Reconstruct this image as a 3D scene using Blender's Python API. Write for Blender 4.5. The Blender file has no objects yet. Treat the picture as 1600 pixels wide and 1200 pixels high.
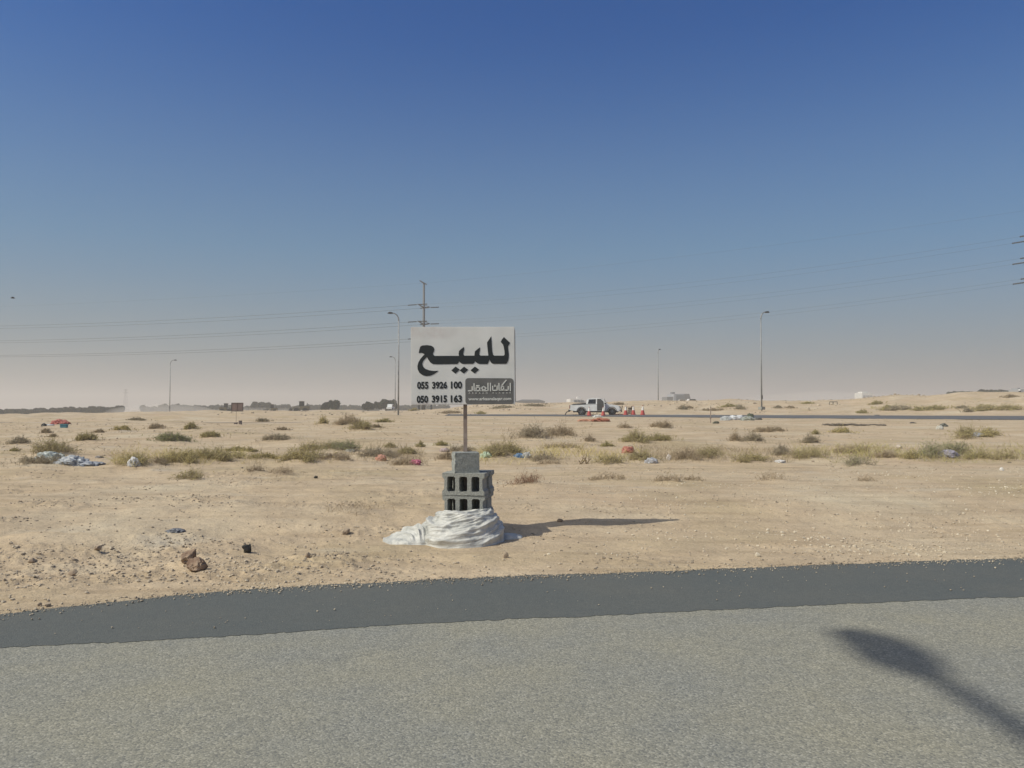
import bpy, bmesh, math, random
import numpy as np
from mathutils import Vector, Matrix
from mathutils.geometry import tessellate_polygon
R = math.radians
S = bpy.context.scene
COL = S.collection
random.seed(5)

# ------------------------------------------------------------------ camera
CAMH, F, HY = 1.2, 1202.0, 637.0          # eye height, focal length and horizon row in the 1600x1200 photo
cam_d = bpy.data.cameras.new("camera")
cam = bpy.data.objects.new("camera", cam_d); COL.objects.link(cam)
cam_d.sensor_width = 36.0
cam_d.lens = F / 1600 * 36
cam_d.clip_start = 0.05
cam_d.clip_end = 20000
cam.location = (0, 0, CAMH)
cam.rotation_euler = (R(90) + math.atan((HY - 600) / F), 0, 0)
S.camera = cam

# ------------------------------------------------------------------ light, sky, exposure
SHX, SHY = 0.921, 0.39                      # ground direction in which shadows fall
SUN_EL = R(46)
SUN_AZ = math.atan2(-SHX, -SHY)             # clockwise from +Y
W = bpy.data.worlds.new("World"); S.world = W; W.use_nodes = True
nt = W.node_tree; nt.nodes.clear()
out = nt.nodes.new("ShaderNodeOutputWorld"); bg = nt.nodes.new("ShaderNodeBackground")
sky = nt.nodes.new("ShaderNodeTexSky"); sky.sky_type = 'NISHITA'; sky.sun_disc = False
sky.sun_elevation = SUN_EL; sky.sun_rotation = SUN_AZ
sky.air_density = 1.0; sky.dust_density = 1.6; sky.ozone_density = 2.2; sky.altitude = 100
# desert dust in the lower air: thins out with elevation
tc = nt.nodes.new("ShaderNodeTexCoord"); sep = nt.nodes.new("ShaderNodeSeparateXYZ")
nt.links.new(tc.outputs["Generated"], sep.inputs[0])
asn = nt.nodes.new("ShaderNodeMath"); asn.operation = 'ARCSINE'; nt.links.new(sep.outputs["Z"], asn.inputs[0])
ramp = nt.nodes.new("ShaderNodeMapRange"); ramp.inputs["From Min"].default_value = 0.0; ramp.inputs["From Max"].default_value = R(30)
nt.links.new(asn.outputs[0], ramp.inputs["Value"])
cr = nt.nodes.new("ShaderNodeValToRGB"); nt.links.new(ramp.outputs[0], cr.inputs[0])
cr.color_ramp.interpolation = 'B_SPLINE'
els = cr.color_ramp.elements
els[0].position = 0.0; els[0].color = (.93,)*3 + (1,)
els[1].position = 1.0; els[1].color = (.0,)*3 + (1,)
for p, v in ((.12, .84), (.3, .60), (.55, .29), (.8, .02)):
    e = els.new(p); e.color = (v, v, v, 1)
mixn = nt.nodes.new("ShaderNodeMix"); mixn.data_type = 'RGBA'
nt.links.new(cr.outputs[0], mixn.inputs["Factor"])
tint = nt.nodes.new("ShaderNodeMix"); tint.data_type = 'RGBA'; tint.blend_type = 'MULTIPLY'; tint.inputs["Factor"].default_value = 1
nt.links.new(sky.outputs[0], tint.inputs["A"]); tint.inputs["B"].default_value = (.08, .46, .95, 1)
nt.links.new(tint.outputs["Result"], mixn.inputs["A"])
dc = nt.nodes.new("ShaderNodeValToRGB"); nt.links.new(ramp.outputs[0], dc.inputs[0])       # warm low dust, cooler thin dust above it
dc.color_ramp.elements[0].color = (.305, .284, .262, 1); dc.color_ramp.elements[1].position = .38; dc.color_ramp.elements[1].color = (.215, .335, .345, 1)
dm = nt.nodes.new("ShaderNodeVectorMath"); dm.operation = 'SCALE'; dm.inputs["Scale"].default_value = 10.0; nt.links.new(dc.outputs[0], dm.inputs[0])
nt.links.new(dm.outputs[0], mixn.inputs["B"])
# pale glare of the dust around the sun, behind the viewer
dotn = nt.nodes.new("ShaderNodeVectorMath"); dotn.operation = 'DOT_PRODUCT'; nt.links.new(tc.outputs["Generated"], dotn.inputs[0])
dotn.inputs[1].default_value = (-SHX * math.cos(SUN_EL), -SHY * math.cos(SUN_EL), math.sin(SUN_EL))
gr = nt.nodes.new("ShaderNodeMapRange"); gr.interpolation_type = 'SMOOTHSTEP'; gr.inputs["From Min"].default_value = .45; gr.inputs["From Max"].default_value = 1.0
nt.links.new(dotn.outputs["Value"], gr.inputs["Value"])
gl = nt.nodes.new("ShaderNodeMix"); gl.data_type = 'RGBA'; nt.links.new(gr.outputs[0], gl.inputs["Factor"])
nt.links.new(mixn.outputs["Result"], gl.inputs["A"]); gl.inputs["B"].default_value = (8, 7.8, 7.2, 1)
nt.links.new(gl.outputs["Result"], bg.inputs[0]); bg.inputs[1].default_value = 0.10
nt.links.new(bg.outputs[0], out.inputs[0])
sd = bpy.data.lights.new("sun", 'SUN'); sd.energy = 3.7; sd.angle = R(0.5); sd.color = (1.0, .965, .86)
sun = bpy.data.objects.new("sun", sd); COL.objects.link(sun)
sv = Vector((SHX * math.cos(SUN_EL), SHY * math.cos(SUN_EL), -math.sin(SUN_EL)))
sun.rotation_euler = sv.to_track_quat('-Z', 'Y').to_euler()
sun.location = (-20, -10, 30)
S.view_settings.view_transform = 'Standard'; S.view_settings.look = 'None'
S.view_settings.gamma = 1; S.view_settings.exposure = 0.0; S.view_settings.use_curve_mapping = False
S.cycles.volume_bounces = 1

# ------------------------------------------------------------------ numpy noise
def _h(ix, iy, s):
    n = (ix.astype(np.int64) * 374761393 + iy.astype(np.int64) * 668265263 + s * 1442695041) & 0xffffffff
    n = ((n ^ (n >> 13)) * 1274126177) & 0xffffffff
    n = n ^ (n >> 16)
    return (n & 0xffff) / 65535.0
def vnoise(x, y, s=0):
    x = np.asarray(x, float); y = np.asarray(y, float)
    ix = np.floor(x); iy = np.floor(y); fx = x - ix; fy = y - iy
    fx = fx * fx * (3 - 2 * fx); fy = fy * fy * (3 - 2 * fy)
    a = _h(ix, iy, s); b = _h(ix + 1, iy, s); c = _h(ix, iy + 1, s); d = _h(ix + 1, iy + 1, s)
    return (a + (b - a) * fx + (c - a) * fy + (a - b - c + d) * fx * fy) * 2 - 1
def fbm(x, y, s=0, o=4, g=.5):
    r = 0; a = 1; t = 0
    for i in range(o):
        r = r + a * vnoise(x * 2 ** i + 17.3 * i, y * 2 ** i - 9.1 * i, s + i); t += a; a *= g
    return r / t
def ss(a, b, x):
    t = np.clip((np.asarray(x, float) - a) / (b - a), 0, 1); return t * t * (3 - 2 * t)

# ------------------------------------------------------------------ terrain
def flatpt(px, py):
    d = CAMH * F / (py - HY); return ((px - 800) / F * d, d)
EDGE = [flatpt(*p) for p in ((0, 960), (160, 943), (300, 929), (500, 916), (700, 906), (900, 899), (1200, 886), (1400, 879), (1600, 873))]
INNER = [flatpt(*p) for p in ((0, 1008), (200, 1000), (400, 988), (600, 975), (800, 965), (1000, 956), (1200, 946), (1400, 937), (1600, 930))]
def ext(P):
    a, b = P[0], P[1]; s0 = (b[1] - a[1]) / (b[0] - a[0]) * .75; c, d = P[-2], P[-1]; s1 = (d[1] - c[1]) / (d[0] - c[0])
    return [(a[0] - 60, a[1] - 60 * s0)] + P + [(d[0] + 90, d[1] + 90 * s1)]
EDGE, INNER = ext(EDGE), ext(INNER)
def y_edge(x): return np.interp(x, [p[0] for p in EDGE], [p[1] for p in EDGE])
def y_inner(x): return np.interp(x, [p[0] for p in INNER], [p[1] for p in INNER])
# crest of the land as seen from the road, by bearing
CREST_PX = [-900, 0, 60, 200, 330, 470, 560, 640, 700, 740, 800, 880, 960, 1040, 1100, 1140, 1200, 1260, 1330, 1400, 1450, 1500, 1600, 2500]
CREST_Y = [649, 649, 647, 646.5, 645, 645, 645, 644, 640, 634, 630, 630, 629.5, 629, 628, 625, 627, 627, 626, 619, 621, 616.5, 619, 618]
FAR_Y = [649, 649, 648, 646, 645, 644, 643, 642, 641, 640, 639, 639, 639, 638, 637, 636, 635, 634, 632, 630, 628, 628, 627, 627]
# far road, right of the sign
ROAD2 = [(140, 26), (62, 51.5), (46, 56.5), (30, 63.5), (17, 71), (7, 77.5), (-6, 82), (-25, 84.5), (-60, 86), (-160, 86)]
R2X = [p[0] for p in ROAD2][::-1]; R2Y = [p[1] for p in ROAD2][::-1]
def road2_y(x): return np.interp(x, R2X, R2Y)
def rwidth(x): return np.interp(x, [-160, -6, 7, 30, 62, 140], [4.0, 5.0, 6.0, 9.5, 10, 10])
def height(x, y):
    x = np.asarray(x, float); y = np.asarray(y, float)
    r = np.sqrt(x * x + y * y)
    px = np.where(y > .1 * r, 800 + F * x / np.maximum(y, 1e-3), np.where(x > 0, 2500, -900))
    px = np.clip(px, -900, 2500)
    d = y - y_edge(x)
    # verge: compact, with a shallow berm behind the sign
    z = .012 + .13 * ss(1.4, 3.2, d) * (1 - .35 * ss(4, 9, d)) + .10 * ss(8, 13, d)
    z = z + .16 * ss(20, 60, r)
    side = ss(300, 560, px)
    z = z - (1 - side) * .10 * ss(35, 80, r)
    # ridge behind far road
    rs = r
    hc = CAMH + (HY - np.interp(px, CREST_PX, CREST_Y)) * 120 / F
    z80 = z
    ridge = ss(88, 120, rs)
    z = z80 * (1 - ridge) + hc * ridge
    farz = CAMH + (HY - np.interp(px, CREST_PX, FAR_Y)) * np.minimum(r, 500) / F
    k = ss(128, 260, r)
    z = z * (1 - k) + np.minimum(farz, hc + .0 * r) * k
    # relief
    z = z + .075 * fbm(x / 2.6, y / 2.6, 3) * ss(4, 11, d) * (1 - .6 * ss(30, 50, r))
    z = z + .19 * fbm(x / 7, y / 9, 8, 3) * ss(10, 16, d) * (1 - .75 * ss(35, 50, r) * (1 - ss(80, 90, r)))
    z = z + .38 * np.maximum(fbm(x / 9, y / 7, 21, 4), -.1) * np.maximum(ss(88, 104, r), 1.7 * ss(52, 64, r) * (1 - ss(560, 700, px))) * (1 - ss(160, 220, r))
    z = z + (fbm(x / 50, y / 40, 5, 3) * .5) * ss(200, 300, r)
    z = z + .028 * fbm(x / .5, y / .5, 31, 4, .6) * (1.25 - .6 * ss(650, 800, px)) * ss(.0, .5, d) * (1 - ss(14, 22, r))
    cl = ss(-.1, .45, fbm(x / 1.3, y / .6, 44, 3))
    z = z + .030 * cl * (1.1 - .6 * ss(600, 760, px)) * np.maximum(fbm(x / .085, y / .085, 61, 3, .6), -.1) * ss(.05, .4, d) * (1 - ss(12, 20, r))
    # far road bed
    w = rwidth(x); dr = np.abs(y - road2_y(x))
    bed = .40 + .020 * np.clip(y - road2_y(x), -w / 2, w / 2)
    kb = (1 - ss(w * .5, w * .5 + 5, dr)) * ss(-14, -6, x)
    z = z * (1 - kb) + bed * kb - .0
    # tarmac sits in a cut
    cut = ss(-.10, .10, d + .045 * fbm(x / .16, y / .16, 71, 5, .75) + .05 * fbm(x / .9, y / .9, 75, 2))
    z = np.where(d < 1.0, -.06 + cut * (z + .06), z)
    back = ss(-3.2, -3.9, y - .2 * x) if False else ss(3.4, 4.1, -(y - .2 * x))
    z = np.where(d < -2, -.06 + back * .085, z)
    return z
HUM = []
_h0 = height
def height(x, y):
    z = _h0(x, y)
    if HUM:
        x = np.asarray(x, float); y = np.asarray(y, float)
        for (cx, cy, sx, sy, a) in HUM:
            m_ = (np.abs(x - cx) < sx * 3) & (np.abs(y - cy) < sy * 3)
            if m_.any(): z = z + np.where(m_, a * np.exp(-((x - cx) / sx) ** 2 - ((y - cy) / sy) ** 2), 0)
    return z
def hz(x, y): return float(height(np.array([x]), np.array([y]))[0])
DS = np.concatenate([np.arange(4, 30, .04), np.arange(30, 140, .2), np.arange(140, 800, 2)])
def ground(px, py):
    """where the ground lies that the photo shows at this pixel"""
    x = (px - 800) / F * DS; z = CAMH + (HY - py) / F * DS
    g = height(x, DS); below = np.nonzero(z <= g)[0]
    i = below[0] if len(below) else len(DS) - 1
    return Vector((float(x[i]), float(DS[i]), float(g[i])))
def at(px, d, z=None):
    x = (px - 800) / F * d; return Vector((x, d, hz(x, d) if z is None else z))

# ------------------------------------------------------------------ materials
def mat(name, col, rough=.8, metal=0, col2=None, scale=5, detail=4, bump=0, bscale=40, coord="Object", contrast=(.35, .65), spec=None, trans=0, dist=.01):
    m = bpy.data.materials.new(name); m.use_nodes = True; n = m.node_tree; b = n.nodes["Principled BSDF"]
    b.inputs["Base Color"].default_value = (*col, 1); b.inputs["Roughness"].default_value = rough; b.inputs["Metallic"].default_value = metal
    if spec is not None: b.inputs["Specular IOR Level"].default_value = spec
    t = n.nodes.new("ShaderNodeTexCoord")
    if col2:
        no = n.nodes.new("ShaderNodeTexNoise"); no.inputs["Scale"].default_value = scale; no.inputs["Detail"].default_value = detail
        n.links.new(t.outputs[coord], no.inputs["Vector"])
        r = n.nodes.new("ShaderNodeValToRGB"); r.color_ramp.elements[0].position = contrast[0]; r.color_ramp.elements[1].position = contrast[1]
        r.color_ramp.elements[0].color = (*col, 1); r.color_ramp.elements[1].color = (*col2, 1)
        n.links.new(no.outputs[0], r.inputs[0]); n.links.new(r.outputs[0], b.inputs["Base Color"])
    if bump:
        nb = n.nodes.new("ShaderNodeTexNoise"); nb.inputs["Scale"].default_value = bscale; nb.inputs["Detail"].default_value = 5
        n.links.new(t.outputs[coord], nb.inputs["Vector"])
        bu = n.nodes.new("ShaderNodeBump"); bu.inputs["Strength"].default_value = bump; bu.inputs["Distance"].default_value = dist
        n.links.new(nb.outputs[0], bu.inputs["Height"]); n.links.new(bu.outputs[0], b.inputs["Normal"])
    if trans:
        tr = n.nodes.new("ShaderNodeBsdfTranslucent"); tr.inputs[0].default_value = (*col, 1)
        mx = n.nodes.new("ShaderNodeMixShader"); mx.inputs[0].default_value = trans
        n.links.new(b.outputs[0], mx.inputs[1]); n.links.new(tr.outputs[0], mx.inputs[2])
        n.links.new(mx.outputs[0], n.nodes["Material Output"].inputs[0])
    return m

def nd(n, t, **k):
    x = n.nodes.new(t)
    for a, v in k.items():
        if a in x.inputs: x.inputs[a].default_value = v
        else: setattr(x, a, v)
    return x
def sand_material():
    m = bpy.data.materials.new("sand"); m.use_nodes = True; n = m.node_tree; L = n.links.new; b = n.nodes["Principled BSDF"]
    b.inputs["Roughness"].default_value = .95; b.inputs["Specular IOR Level"].default_value = .15
    g = n.nodes.new("ShaderNodeNewGeometry").outputs["Position"]
    def noise(scale, detail=5, rough=.55, v=None):
        x = nd(n, "ShaderNodeTexNoise", Scale=scale, Detail=detail, Roughness=rough); L(v or g, x.inputs["Vector"]); return x.outputs[0]
    def cramp(v, stops):
        r = n.nodes.new("ShaderNodeValToRGB"); L(v, r.inputs[0]); e = r.color_ramp.elements
        e[0].position, e[0].color = stops[0][0], (*stops[0][1], 1); e[1].position, e[1].color = stops[-1][0], (*stops[-1][1], 1)
        for p, c in stops[1:-1]: q = e.new(p); q.color = (*c, 1)
        return r.outputs[0]
    def mix(f, a, c, mode='MIX', fac=None):
        x = n.nodes.new("ShaderNodeMix"); x.data_type = 'RGBA'; x.blend_type = mode
        if f is not None: L(f, x.inputs["Factor"])
        else: x.inputs["Factor"].default_value = fac
        L(a, x.inputs["A"])
        if isinstance(c, tuple): x.inputs["B"].default_value = (*c, 1)
        else: L(c, x.inputs["B"])
        return x.outputs["Result"]
    base = cramp(noise(.35, 6), [(.3, (.45, .36, .225)), (.5, (.525, .412, .278)), (.7, (.57, .48, .34))])
    med = cramp(noise(2.2, 6), [(.33, (.80, .80, .82)), (.6, (1.0, 1.0, 1.0)), (.75, (1.08, 1.07, 1.04))])
    c = mix(None, base, med, 'MULTIPLY', .75)
    # reddish earth in places, pale dust in others
    c = mix(cramp(noise(.16, 4), [(.55, (0, 0, 0)), (.72, (.45, .45, .45))]), c, (.53, .375, .25))
    mp = nd(n, "ShaderNodeMapping"); mp.inputs["Scale"].default_value = (.5, 1.6, 1); L(g, mp.inputs[0])
    c = mix(cramp(noise(.9, 5, .6, mp.outputs[0]), [(.6, (0, 0, 0)), (.75, (.55, .55, .55))]), c, (.55, .50, .39))
    c = mix(cramp(noise(.55, 6, .6), [(.60, (0, 0, 0)), (.70, (.5, .5, .5))]), c, (.36, .345, .31))
    mp2 = nd(n, "ShaderNodeMapping"); mp2.inputs["Scale"].default_value = (.35, 2.6, 1); mp2.inputs["Location"].default_value = (3, 7, 0); L(g, mp2.inputs[0])
    c = mix(None, c, cramp(noise(1.6, 6, .65, mp2.outputs[0]), [(.36, (.82, .80, .78)), (.52, (1, 1, 1)), (.7, (1.06, 1.06, 1.06))]), 'MULTIPLY', .8)
    fine = cramp(noise(38, 6, .7), [(.32, (.66, .64, .62)), (.5, (1, 1, 1)), (.7, (1.12, 1.12, 1.12))])
    c = mix(None, c, fine, 'MULTIPLY', .7)
    # scattered grit
    vo = nd(n, "ShaderNodeTexVoronoi", Scale=24.0); vo.feature = 'F1'; L(g, vo.inputs["Vector"])
    gm = cramp(vo.outputs["Distance"], [(.10, (1, 1, 1)), (.2, (0, 0, 0))])
    sel = cramp(noise(1.3, 5, .65), [(.5, (0, 0, 0)), (.62, (.8, .8, .8))])
    f = n.nodes.new("ShaderNodeMath"); f.operation = 'MULTIPLY'; L(gm, f.inputs[0]); L(sel, f.inputs[1])
    gc = cramp(vo.outputs["Color"], [(.2, (.17, .13, .10)), (.5, (.30, .25, .2)), (.8, (.62, .55, .45))])
    c = mix(f.outputs[0], c, gc)
    L(c, b.inputs["Base Color"])
    ad = n.nodes.new("ShaderNodeMath"); ad.operation = 'MULTIPLY_ADD'; L(noise(9, 7, .65), ad.inputs[0]); ad.inputs[1].default_value = 2.2; L(noise(60, 5, .7), ad.inputs[2])
    bu = nd(n, "ShaderNodeBump", Strength=.55, Distance=.02); L(ad.outputs[0], bu.inputs["Height"])
    bu2 = nd(n, "ShaderNodeBump", Strength=.6, Distance=.01); L(f.outputs[0], bu2.inputs["Height"]); L(bu.outputs[0], bu2.inputs["Normal"])
    L(bu2.outputs[0], b.inputs["Normal"])
    return m
def asphalt_material(name, cols, scale, patch, bumpd, tone):
    m = bpy.data.materials.new(name); m.use_nodes = True; n = m.node_tree; L = n.links.new; b = n.nodes["Principled BSDF"]
    b.inputs["Roughness"].default_value = .85; b.inputs["Specular IOR Level"].default_value = .25
    g = n.nodes.new("ShaderNodeNewGeometry").outputs["Position"]
    vo = nd(n, "ShaderNodeTexVoronoi", Scale=scale, Randomness=1.0); L(g, vo.inputs["Vector"])
    r = n.nodes.new("ShaderNodeValToRGB"); e = r.color_ramp.elements
    e[0].position, e[0].color = .0, (*cols[0], 1); e[1].position, e[1].color = 1, (*cols[-1], 1)
    for i, c in enumerate(cols[1:-1]): q = e.new((i + 1) / (len(cols) - 1)); q.color = (*c, 1)
    sp = n.nodes.new("ShaderNodeSeparateColor"); L(vo.outputs["Color"], sp.inputs[0]); L(sp.outputs[0], r.inputs[0])
    no = nd(n, "ShaderNodeTexNoise", Scale=1.1, Detail=6.0, Roughness=.6); L(g, no.inputs["Vector"])
    r2 = n.nodes.new("ShaderNodeValToRGB"); e = r2.color_ramp.elements
    e[0].position, e[0].color = .35, (*patch[0], 1); e[1].position, e[1].color = .65, (*patch[1], 1); L(no.outputs[0], r2.inputs[0])
    mx = n.nodes.new("ShaderNodeMix"); mx.data_type = 'RGBA'; mx.blend_type = 'MULTIPLY'; mx.inputs["Factor"].default_value = 1
    L(r.outputs[0], mx.inputs["A"]); L(r2.outputs[0], mx.inputs["B"])
    n3 = nd(n, "ShaderNodeTexNoise", Scale=14.0, Detail=6.0, Roughness=.75); L(g, n3.inputs["Vector"])
    r3 = n.nodes.new("ShaderNodeValToRGB"); e = r3.color_ramp.elements
    e[0].position, e[0].color = .3, (.72, .73, .75, 1); e[1].position, e[1].color = .68, (1.2, 1.2, 1.16, 1); L(n3.outputs[0], r3.inputs[0])
    m2 = n.nodes.new("ShaderNodeMix"); m2.data_type = 'RGBA'; m2.blend_type = 'MULTIPLY'; m2.inputs["Factor"].default_value = tone
    L(mx.outputs["Result"], m2.inputs["A"]); L(r3.outputs[0], m2.inputs["B"])
    L(m2.outputs["Result"], b.inputs["Base Color"])
    bu = nd(n, "ShaderNodeBump", Strength=1.0, Distance=bumpd); bu.invert = True
    L(vo.outputs["Distance"], bu.inputs["Height"]); L(bu.outputs[0], b.inputs["Normal"])
    return m
M = {}
M['sand'] = sand_material()
M['road'] = asphalt_material("chip_asphalt", [(.165, .165, .148), (.228, .222, .185), (.25, .242, .20), (.275, .264, .217), (.36, .345, .29)], 125.0, ((.90, .925, .975), (1.05, 1.03, .97)), .0015, .32)
M['strip'] = asphalt_material("fine_asphalt", [(.094, .100, .094), (.106, .112, .105), (.120, .126, .117)], 130.0, ((.92, .95, .98), (1.06, 1.04, 1.02)), .0012, .25)
M['road2'] = asphalt_material("far_asphalt", [(.105, .105, .107), (.12, .12, .122), (.14, .14, .14)], 30.0, ((.92, .95, .98), (1.06, 1.04, 1.02)), .002, .3)
M['stone'] = mat("stone", (.42, .34, .24), .9, 0, (.28, .21, .15), 14, 4, .4, 60)
M['pebble'] = mat("pebble", (.50, .42, .31), .9, 0, (.27, .22, .165), .9, 3, .2, 90, coord="Object", contrast=(.42, .62))
M['palepebble'] = mat("pale_pebble", (.62, .56, .44), .9, 0, (.45, .38, .28), .7, 3)
M['redrock'] = mat("brown_rock", (.17, .105, .07), .95, 0, (.34, .25, .175), 9, 6, .7, 45, contrast=(.4, .62), dist=.02)
M['black'] = mat("black_lump", (.022, .022, .02), .7, 0, (.05, .045, .035), 20, 4, .5, 60)
M['block'] = mat("concrete_block", (.20, .205, .188), .95, 0, (.36, .365, .33), 75, 8, 1.0, 90, contrast=(.3, .7), dist=.006)
M['plain_face'] = mat("smooth_concrete", (.19, .20, .187), .95, 0, (.30, .31, .29), 70, 8, .8, 90, contrast=(.3, .72), dist=.004)
M['plastic'] = mat("plastic_sheet", (.52, .525, .49), .45, 0, (.62, .62, .58), 6, 4, .5, 22, trans=.2, dist=.02)
M['rust'] = mat("rusty_steel", (.21, .155, .125), .75, 0, (.30, .245, .21), 12, 5)
M['steel'] = mat("galvanised_steel", (.33, .335, .33), .55, .2, (.20, .21, .21), 2, 3)
M['darksteel'] = mat("dark_steel", (.055, .06, .065), .6, .3)
M['wire'] = mat("cable", (.07, .075, .08), .6, .3)
M['white'] = mat("white_paint", (.74, .75, .74), .35, 0, (.64, .64, .62), 2, 4)
M['glass'] = mat("dark_glass", (.012, .015, .016), .12, 0)
M['blackpl'] = mat("black_plastic", (.02, .021, .022), .55)
M['tyre'] = mat("tyre_rubber", (.018, .018, .018), .85)
M['rim'] = mat("alloy_rim", (.16, .165, .17), .4, .6)
M['conered'] = mat("red_cone", (.42, .055, .045), .5)
M['conewhite'] = mat("white_sleeve", (.75, .72, .66), .5)
M['pylonsteel'] = mat("pylon_steel", (.11, .115, .12), .6, .2)
M['hazewin'] = mat("window_grey", (.20, .21, .22), .4)
M['ink'] = mat("dark_print", (.014, .018, .019), .6)
M['boardgrey'] = mat("grey_print", (.115, .115, .108), .6, 0, (.155, .15, .145), 9, 5)
M['boardtext'] = mat("pale_print", (.62, .62, .58), .6)

def film_material():
    m = M['plastic']; n = m.node_tree; L = n.links.new; b = n.nodes["Principled BSDF"]; b.inputs["Roughness"].default_value = .38
    t = n.nodes.new("ShaderNodeNewGeometry").outputs["Position"]
    mp = n.nodes.new("ShaderNodeMapping"); mp.inputs["Scale"].default_value = (7, 7, 30); mp.inputs["Rotation"].default_value = (.25, .3, 0); L(t, mp.inputs[0])
    a = nd(n, "ShaderNodeTexNoise", Scale=1.0, Detail=7.0, Roughness=.65, Distortion=.8); L(mp.outputs[0], a.inputs["Vector"])
    bu = nd(n, "ShaderNodeBump", Strength=.75, Distance=.02); L(a.outputs[0], bu.inputs["Height"]); L(bu.outputs[0], b.inputs["Normal"])
    c = nd(n, "ShaderNodeTexNoise", Scale=7.0, Detail=6.0, Roughness=.6, Distortion=1.2); L(t, c.inputs["Vector"])
    r = n.nodes.new("ShaderNodeValToRGB"); e = r.color_ramp.elements; L(c.outputs[0], r.inputs[0])
    e[0].position, e[0].color = .34, (.47, .475, .445, 1); e[1].position, e[1].color = .62, (.72, .71, .66, 1)
    L(r.outputs[0], b.inputs["Base Color"])
film_material()
def board_material():
    m = bpy.data.materials.new("sign_face"); m.use_nodes = True; n = m.node_tree; L = n.links.new; b = n.nodes["Principled BSDF"]
    b.inputs["Roughness"].default_value = .6
    t = n.nodes.new("ShaderNodeTexCoord").outputs["Object"]
    n1 = nd(n, "ShaderNodeTexNoise", Scale=3.0, Detail=5.0); L(t, n1.inputs["Vector"])
    r = n.nodes.new("ShaderNodeValToRGB"); e = r.color_ramp.elements; L(n1.outputs[0], r.inputs[0])
    e[0].position, e[0].color = .35, (.64, .64, .61, 1); e[1].position, e[1].color = .65, (.72, .715, .69, 1)
    # rust stains: worn faded patch at the upper left and along the lower edge
    sx = n.nodes.new("ShaderNodeSeparateXYZ"); L(t, sx.inputs[0])
    def mr(v, a, b_, c, d):
        q = n.nodes.new("ShaderNodeMapRange"); L(v, q.inputs[0])
        for i, u in zip((1, 2, 3, 4), (a, b_, c, d)): q.inputs[i].default_value = u
        return q.outputs[0]
    def mul(a, b_):
        q = n.nodes.new("ShaderNodeMath"); q.operation = 'MULTIPLY'; L(a, q.inputs[0]); L(b_, q.inputs[1]); return q.outputs[0]
    n2 = nd(n, "ShaderNodeTexNoise", Scale=7.0, Detail=6.0, Roughness=.65); L(t, n2.inputs["Vector"])
    st = mr(n2.outputs[0], .35, .62, 0, 1)
    ul = mul(mul(mr(sx.outputs[0], -.02, -.22, 0, .6), mr(sx.outputs[2], .60, .64, 0, 1)), st)
    lo = mul(mul(mr(sx.outputs[2], .055, .0, 0, 1), mr(sx.outputs[0], .12, -.1, .2, 1)), st)
    ad = n.nodes.new("ShaderNodeMath"); ad.operation = 'MAXIMUM'; L(ul, ad.inputs[0]); L(lo, ad.inputs[1])
    sc = n.nodes.new("ShaderNodeMath"); sc.operation = 'MULTIPLY'; sc.inputs[1].default_value = .55; L(ad.outputs[0], sc.inputs[0])
    mx = n.nodes.new("ShaderNodeMix"); mx.data_type = 'RGBA'; L(sc.outputs[0], mx.inputs["Factor"]); L(r.outputs[0], mx.inputs["A"])
    mx.inputs["B"].default_value = (.46, .36, .33, 1); L(mx.outputs["Result"], b.inputs["Base Color"])
    n4 = nd(n, "ShaderNodeTexNoise", Scale=2.2, Detail=2.0); L(t, n4.inputs["Vector"])
    bu = nd(n, "ShaderNodeBump", Strength=.35, Distance=.03); L(n4.outputs[0], bu.inputs["Height"]); L(bu.outputs[0], b.inputs["Normal"])
    return m
M['board'] = board_material()

# ------------------------------------------------------------------ object helpers
def tag(o, label=None, cat=None, group=None, kind=None):
    if label: o['label'] = label
    if cat: o['category'] = cat
    if group: o['group'] = group
    if kind: o['kind'] = kind
    return o
def empty(name, loc, rz=0, label=None, cat=None, group=None):
    o = bpy.data.objects.new(name, None); COL.objects.link(o); o.location = loc; o.rotation_euler = (0, 0, rz); o.empty_display_size = .3
    return tag(o, label, cat, group)
def np_obj(name, verts, faces, mats, parent=None, smooth=False, midx=None):
    """verts (n,3), faces (m,k) numpy with equal k"""
    me = bpy.data.meshes.new(name); verts = np.asarray(verts, np.float32); faces = np.asarray(faces, np.int32)
    k = faces.shape[1]
    me.vertices.add(len(verts)); me.vertices.foreach_set("co", verts.ravel())
    me.loops.add(faces.size); me.loops.foreach_set("vertex_index", faces.ravel())
    me.polygons.add(len(faces)); me.polygons.foreach_set("loop_start", np.arange(0, faces.size, k, dtype=np.int32))
    if midx is not None: me.polygons.foreach_set("material_index", np.asarray(midx, np.int32))
    me.polygons.foreach_set("use_smooth", np.full(len(faces), smooth))
    for m in (mats if isinstance(mats, (list, tuple)) else [mats]): me.materials.append(m)
    me.update(calc_edges=True)
    o = bpy.data.objects.new(name, me); COL.objects.link(o); o.parent = parent
    return o
def bobj(name, bm, m, parent=None, loc=None, smooth=False):
    me = bpy.data.meshes.new(name); bmesh.ops.recalc_face_normals(bm, faces=bm.faces[:]); bm.to_mesh(me); bm.free()
    if smooth: me.polygons.foreach_set("use_smooth", [True] * len(me.polygons))
    for q in (m if isinstance(m, (list, tuple)) else [m]): me.materials.append(q)
    o = bpy.data.objects.new(name, me); COL.objects.link(o); o.parent = parent
    if loc is not None: o.location = loc
    return o
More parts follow.
